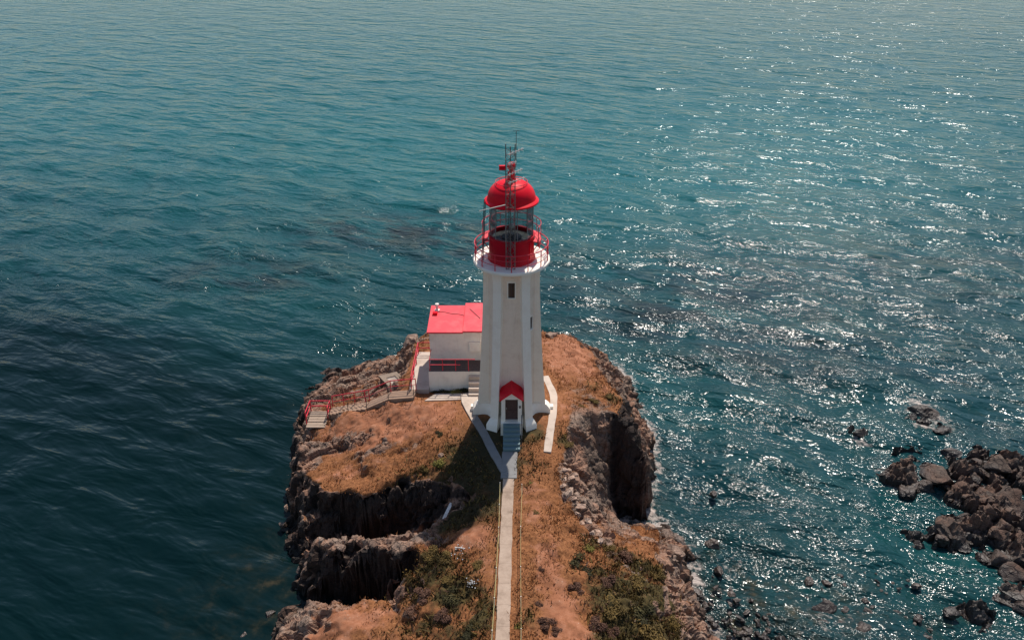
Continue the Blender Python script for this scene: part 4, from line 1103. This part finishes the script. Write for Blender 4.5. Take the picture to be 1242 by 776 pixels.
for i in range(75):
    t_ = rng.random(); seg_ = rng.choice([((1085, 575), (1150, 580)), ((1150, 572), (1215, 620)), ((1175, 600), (1215, 660)), ((1190, 640), (1240, 720)), ((1160, 640), (1210, 670)), ((1190, 565), (1240, 640))])
    px = seg_[0][0] + (seg_[1][0] - seg_[0][0]) * t_ + rng.gauss(0, 12); py = seg_[0][1] + (seg_[1][1] - seg_[0][1]) * t_ + rng.gauss(0, 12)
    x, y, _ = at(px, py, .6); z = reef_z(x, y)
    if z < -.25: continue
    boulder(x, y, z + .05, rng.uniform(.22, .75), 'small brown rubble rock lying among the big boulders of the right reef', 'rubble rocks on the right reef', RR)
# loose rocks of the shallows, lower right
for px, py, d, lab in [(856, 734, 15, 'pointed tan rock standing in the shallows right of the grassy mound'), (845, 717, 18, 'brown rock in the water touching the foot of the grassy mound'), (868, 712, 14, 'tan rock alone in the water right of the mound'), (888, 721, 12, 'small brown rock farther out in the shallows'),
                  (873, 691, 18, 'long flat rock awash off the right shore'), (864, 660, 24, 'thin flat rock just breaking the surface right of the point'), (906, 742, 13, 'dark round rock in the bright shallows'), (998, 738, 34, 'tall layered rock standing in the shallows at the bottom'), (993, 760, 34, 'broad layered rock just below the tall one at the bottom'),
                  (1046, 766, 28, 'low brown rock at the bottom edge right of the layered pair'), (1085, 771, 28, 'dark rock at the bottom edge farthest right'), (866, 598, 16, 'pinkish submerged rock washed by waves off the right cliff'), (1152, 744, 24, 'dark flat rock alone in the glitter below the reef'), (1180, 738, 18, 'brown rock awash left of the lowest reef boulders')]:
    x, y, _ = at(px, py, .05); s = d * px_m(px, py, 0) * .55
    boulder(x, y, .02 if d > 13 else .05, s, lab, None, RM if px < 930 else RR, None, .8, tilt=.2)
cnt = 0
while cnt < 275:
    px, py = rng.uniform(845, 1130), rng.uniform(690, 800)
    dens = math.exp(-((px - 885) / 45) ** 2) * max(0, (py - 700) / 76) + .8 * math.exp(-((px - 1020) / 110) ** 2 - ((py - 785) / 36) ** 2) + .14
    if rng.random() > dens: continue
    x, y, _ = at(px, py, 0); s = rng.uniform(.12, .30) * (1.8 if rng.random() < .22 else 1)
    boulder(x, y, rng.uniform(-.04, .06), s, 'small rock awash among many others in the lower right shallows', 'small rocks in the lower right shallows', RM if rng.random() < .6 else RR, None, .8)
    cnt += 1
# left side stack and spur rocks
for px, py, z0, d, sq_, lab in [(347, 616, 1.4, 15, 1.9, 'narrow upright sea rock standing off the left cliff'), (343, 636, .5, 13, 1.0, 'low rock at the foot of the upright left sea rock'), (364, 690, .4, 12, .9, 'small rock awash off the left tip of the rock spur'), (360, 710, .1, 12, .8, 'small pinkish rock at the waterline left of the dark inlet'),
                           (412, 652, 4.4, 17, .9, 'tan boulder crowning the left end of the rock spur'), (388, 656, 3.4, 16, 1.0, 'upright block at the outer end of the rock spur'), (428, 708, 2.2, 13, 1.3, 'grey block standing in the mouth of the dark inlet'),
                           (327, 743, .1, 15, .5, 'pinkish flat rock awash beside the lower left shore'), (295, 770, -.05, 15, .5, 'orange brown rock under the surface at the lower left'), (535, 549, 6.9, 9, .9, 'pale boulder on the dry grass in front of the tower shadow'), (500, 414, 4.6, 30, .9, 'dark boulder behind the left corner of the white building'), (668, 404, 6.9, 22, .6, 'flat pale stone block on the far edge right of the tower')]:
    x, y, _ = at(px, py, z0); s = d * px_m(px, py, z0) * .55
    boulder(x, y, z0 if z0 < 1.5 else gz(x, y) + .15 * s, s, lab, None, RM, squash=sq_, tilt=.15)

# ------------------------------------------------------------------ bushes, heath and dry grass
def leaf_mesh(name, seed, n, mat, size=.085, lobes=7, flatk=.7):
    r_ = np.random.default_rng(seed)
    lc = np.stack([r_.uniform(-.62, .62, lobes), r_.uniform(-.62, .62, lobes), r_.uniform(.1, .6, lobes)], 1); lr = r_.uniform(.28, .55, lobes)
    which = r_.integers(0, lobes, n)
    d = r_.normal(size=(n, 3)); d /= np.linalg.norm(d, axis=1)[:, None]
    rad = lr[which] * (r_.random(n) ** .35) * r_.uniform(.8, 1.12, n)
    c = lc[which] + d * rad[:, None]; c[:, 2] = np.abs(c[:, 2]) * flatk
    nrm = d + r_.normal(size=(n, 3)) * .7 + np.array([0, 0, .5]); nrm /= np.linalg.norm(nrm, axis=1)[:, None]
    t1 = np.cross(nrm, r_.normal(size=(n, 3))); t1 /= np.linalg.norm(t1, axis=1)[:, None]; t2 = np.cross(nrm, t1)
    s = size * r_.uniform(.6, 1.5, n)[:, None]
    V = np.stack([c - t1 * s * .35, c + t2 * s, c + t1 * s * .35, c - t2 * s], 1).reshape(-1, 3)
    F = np.arange(4 * n).reshape(n, 4)
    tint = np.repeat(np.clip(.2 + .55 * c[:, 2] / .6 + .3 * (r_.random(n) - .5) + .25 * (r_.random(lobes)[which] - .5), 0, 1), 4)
    return np_mesh(name, V, F, mat, {'tint': tint}, smooth=False)
def bush_proto(seed, matname, n=1500):
    root = thing('bush', 'bush', 'bush')
    lf = leaf_mesh('foliage', seed, n, M[matname]); lf.parent = root
    m = MB(); r_ = random.Random(seed)
    for k in range(7):
        a = r_.uniform(0, 6.28); m.tube([(0, 0, -.2), (.25 * math.cos(a), .25 * math.sin(a), .15), (.5 * math.cos(a), .5 * math.sin(a), .32)], [.04, .028, .012], 5)
    m.build('stem', M['wood_and_shade'], root)
    return root
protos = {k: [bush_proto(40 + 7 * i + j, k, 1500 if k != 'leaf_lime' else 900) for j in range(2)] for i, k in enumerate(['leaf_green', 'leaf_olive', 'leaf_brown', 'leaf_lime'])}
used_p = set()
def bush(px, py, z0, dpx, kind, label, group=None, hk=.8):
    x, y, _ = at(px, py, z0); z = gz(x, y)
    x, y, _ = at(px, py, z + .15)
    z = gz(x, y); s = dpx * px_m(px, py, z0) / 1.7
    k = rng.randrange(2); pr = protos[kind][k]
    if (kind, k) in used_p: pr = copy_tree(pr)
    used_p.add((kind, k))
    pr.location = (x, y, z - .04); pr.scale = (s, s * rng.uniform(.85, 1.15), s * hk); pr.rotation_euler = (0, 0, rng.uniform(0, 6.28))
    return tag(pr, label, 'bush', group)
bush(531, 526, 6.6, 11, 'leaf_green', 'small dark round bush alone on the pale soil left of the tower shadow')
bush(530, 558, 6.6, 20, 'leaf_lime', 'yellow green bush at the lip beside the edge of the tower shadow')
bush(517, 563, 6.3, 14, 'leaf_olive', 'small olive bush left of the yellow green one')
for px, d in ((533, 14), (543, 16), (553, 15), (562, 14)): bush(px, 473.5, 7.0, d * 1.35, 'leaf_green' if px != 553 else 'leaf_lime', 'low green bush growing against the foot of the white building', 'bushes at the foot of the white building', .6)
bush(708, 686, 6.2, 34, 'leaf_green', 'dark green bush with lighter top on the right mound')
bush(700, 708, 6.3, 20, 'leaf_brown', 'brown bush just below the dark green one on the right mound')
bush(712, 664, 6.1, 17, 'leaf_lime', 'small yellow green bush above the dark green one on the right mound')
bush(661, 753, 6.7, 24, 'leaf_brown', 'dark brown twiggy bush right of the path near the bottom')
bush(674, 762, 6.6, 18, 'leaf_brown', 'smaller brown bush touching the dark twiggy one near the bottom')
bush(655, 688, 6.7, 10, 'leaf_brown', 'small brown bush alone on the dry grass right of the path')
bush(653, 731, 6.7, 11, 'leaf_brown', 'small brown bush above the dark twiggy one')
bush(631, 757, 6.8, 13, 'leaf_lime', 'green grass clump at the right fence near the bottom', None, .6)
bush(642, 583, 7.0, 9, 'leaf_lime', 'tiny green clump on the dry ground right of the path end', None, .6)
bush(649, 619, 6.9, 9, 'leaf_olive', 'tiny olive clump farther down right of the path', None, .6)
for px, py, d, k, lab in [(747, 735, 34, 'leaf_olive', 'olive bush in the middle of the lower right mound'), (778, 742, 40, 'leaf_green', 'largest dark bush on the lower right mound'), (792, 768, 42, 'leaf_olive', 'wide olive bush at the bottom edge of the right mound'), (770, 703, 30, 'leaf_olive', 'olive bush on the upper part of the right mound'),
     (800, 690, 24, 'leaf_olive', 'olive bush near the seaward edge of the right mound'), (735, 664, 22, 'leaf_olive', 'olive brown bush at the top of the right mound'), (755, 672, 26, 'leaf_brown', 'purple brown bush at the top of the right mound'), (722, 757, 26, 'leaf_brown', 'brown bush farthest left on the lower right mound'),
     (815, 745, 30, 'leaf_olive', 'olive bush at the steep outer edge of the right mound'), (735, 705, 26, 'leaf_brown', 'purple brown bush at the middle left of the right mound'), (740, 768, 24, 'leaf_brown', 'brown bush at the bottom edge left of the wide olive one')]:
    bush(px, py, 5.4, d, k, lab)
for px, py, d, k, lab in [(520, 672, 28, 'leaf_olive', 'olive bush at the top left of the lower left slope'), (548, 722, 32, 'leaf_green', 'wide dark green bush below the lower white flowers'), (579, 748, 22, 'leaf_green', 'tall dark green bush close to the left fence'), (580, 681, 22, 'leaf_olive', 'olive bush right of the upper white flowers'),
     (540, 680, 26, 'leaf_olive', 'olive bush left of the upper white flowers'), (515, 720, 24, 'leaf_brown', 'brown bush above the cliff of the dark inlet'), (545, 698, 24, 'leaf_olive', 'olive bush between the two flower patches'), (535, 745, 26, 'leaf_brown', 'purple brown bush low on the left slope'), (500, 745, 22, 'leaf_brown', 'small brown bush farthest left on the lower slope'), (572, 768, 22, 'leaf_green', 'dark green bush at the bottom edge near the left fence')]:
    bush(px, py, 5.8, d, k, lab, None, .7)
for px, py, d, lab in [(722, 482, 14, 'low olive bush at the far tip of the right cove'), (737, 478, 13, 'low olive bush on the outer right cliff top'), (700, 470, 9, 'small olive clump on the pale soil right of the tower'), (690, 536, 14, 'olive bush at the end of the right concrete strip'), (705, 492, 12, 'low olive clump above the right cove slope')]:
    bush(px, py, 7.0, d, 'leaf_olive', lab, None, .55)

for kd, prs in protos.items():                     # drop any seed bush that was never planted
    for k_, pr in enumerate(prs):
        if (kd, k_) not in used_p:
            for ch in list(pr.children): bpy.data.objects.remove(ch)
            bpy.data.objects.remove(pr)
# dry grass and heath: too many to count
def tufts(name, n, weight, mat, h0, h1, blades=4, wid=.03, seed=1, spread=.10):
    r_ = np.random.default_rng(seed)
    x = r_.uniform(GX0 + 1, GX1 - 1, n * 6); y = r_.uniform(GY0 + 1, GY1 - 4, n * 6)
    w_ = gsample(weight, x, y) * (gsample(Zt, x, y) > 1.6) * (gsample(dpath, x, y) > .42) * (gsample(slope, x, y) < 1.1)
    clump = .5 + .9 * vnoise(x * .9, y * .9, x * 0, seed) 
    ok = r_.random(n * 6) < w_ * np.clip(clump, .08, 1.2)
    x, y = x[ok][:n], y[ok][:n]; k = len(x)
    z = gsample(HZ, x, y)
    x = np.repeat(x, blades) + r_.normal(0, spread, k * blades); y = np.repeat(y, blades) + r_.normal(0, spread, k * blades); z = np.repeat(z, blades) - .04
    K = len(x); hh = r_.uniform(h0, h1, K) * np.repeat(r_.uniform(.6, 1.3, k), blades)
    a = r_.uniform(0, 6.283, K); le = r_.normal(0, .55, (K, 2)) * hh[:, None]
    wx_, wy_ = np.cos(a) * wid * r_.uniform(.6, 1.5, K), np.sin(a) * wid * r_.uniform(.6, 1.5, K)
    V = np.stack([np.stack([x - wx_, y - wy_, z], 1), np.stack([x + wx_, y + wy_, z], 1), np.stack([x + le[:, 0], y + le[:, 1], z + hh], 1)], 1).reshape(-1, 3)
    F = np.arange(3 * K).reshape(K, 3)
    tint = np.repeat(np.clip(np.repeat(r_.random(k), blades) * .7 + r_.random(K) * .4 - .05, 0, 1), 3)
    o = np_mesh(name, V, F, mat, {'tint': tint}, smooth=False)
    return o
ungr = (1 - rock) * (1 - 0.9 * soil)
o = tufts('dry_grass', 26000, ungr * np.clip(1 - .95 * veg, 0, 1) * (1 - .9 * tower_shade) * .9, M['straw'], .05, .20, 4, .028, 5); tag(o, 'short dry orange grass covering the headland', 'grass', None, 'stuff')
o = tufts('heath', 20000, (1 - .9 * tower_shade) * (1 - rock) * np.clip(veg * 1.2 - .15, 0, 1), M['leaf_olive'], .08, .30, 5, .045, 6, .14); tag(o, 'olive heath plants covering the mounds', 'heath', None, 'stuff')
o = tufts('twigs', 4500, (1 - rock) * np.clip(veg * .8 + .02, 0, 1) * (1 - .9 * tower_shade), M['leaf_brown'], .10, .30, 5, .03, 8, .16); tag(o, 'brown low twigs between the grass', 'undergrowth', None, 'stuff')

# white flower heads
for cx, cy, n, rr_, lab in [(571, 708, 26, 8, 'cluster of small white flowers on the slope left of the path'), (556, 668, 16, 10, 'scattered white flowers at the top of the bushy left slope')]:
    x, y, _ = at(cx, cy, 6.4); z = gz(x, y)
    f = thing('flower_cluster', lab, 'flowers', (x, y, z))
    for k in range(n):
        qx, qy, _ = at(cx + rng.gauss(0, rr_ * .55), cy + rng.gauss(0, rr_ * .5), 6.5); h_ = gz(qx, qy) + rng.uniform(.25, .42)
        a = Vector((qx - x, qy - y, h_ - z)); s = rng.uniform(.03, .055)
        m = MB(); m.add([a + Vector((math.cos(t_) * s * (1 if i % 2 else .55), math.sin(t_) * s * (1 if i % 2 else .55), .02 if i % 2 else 0)) for i, t_ in enumerate([6.283 * j / 10 for j in range(10)])] + [a + Vector((0, 0, .03))], [(j, (j + 1) % 10, 10) for j in range(10)])
        fl_ = m.build('flower', M['flower'], f)
        m = MB(); m.tube([a - Vector((0, 0, .4)), a], .008, 4); m.build('stem', M['leaf_olive'], fl_)
# ------------------------------------------------------------------ camera, sun, sky
cd = bpy.data.cameras.new('camera'); cam = bpy.data.objects.new('camera', cd); COL.objects.link(cam)
cam.location = (0, 0, CAM_H); cam.rotation_euler = (math.pi / 2 - PITCH, 0, 0)
cd.sensor_width = 36; cd.lens = 36 * FPX / 1242.0; cd.clip_end = 9000; cd.clip_start = 0.5
scene.camera = cam

AZ, EL = R(21), R(58)
sv = Vector((math.sin(AZ) * math.cos(EL), math.cos(AZ) * math.cos(EL), math.sin(EL)))
sl = bpy.data.lights.new('sun', 'SUN'); sl.energy = 4.7; sl.angle = R(0.5); sl.color = (1.0, 0.93, 0.84)
so = bpy.data.objects.new('sun', sl); COL.objects.link(so); so.rotation_euler = sv.to_track_quat('Z', 'Y').to_euler()
so.location = (10, 30, 60)

w = bpy.data.worlds.new('World'); scene.world = w; w.use_nodes = True
nt = w.node_tree; bg = nt.nodes['Background']
sky = nt.nodes.new('ShaderNodeTexSky'); sky.sky_type = 'NISHITA'; sky.sun_disc = False
sky.sun_elevation = EL; sky.sun_rotation = AZ; sky.altitude = 20; sky.air_density = 1.0; sky.dust_density = 0.7; sky.ozone_density = 0.5
nt.links.new(sky.outputs[0], bg.inputs[0]); bg.inputs[1].default_value = 0.105

scene.render.engine = 'CYCLES'
scene.view_settings.view_transform = 'Standard'; scene.view_settings.look = 'None'
scene.view_settings.exposure = 0; scene.view_settings.gamma = 1
scene.cycles.max_bounces = 6; scene.cycles.transparent_max_bounces = 12
scene.cycles.use_denoising = True
scene.cycles.sample_clamp_indirect = 6
scene.cycles.caustics_reflective = False
scene.cycles.caustics_refractive = False
scene.cycles.use_adaptive_sampling = False
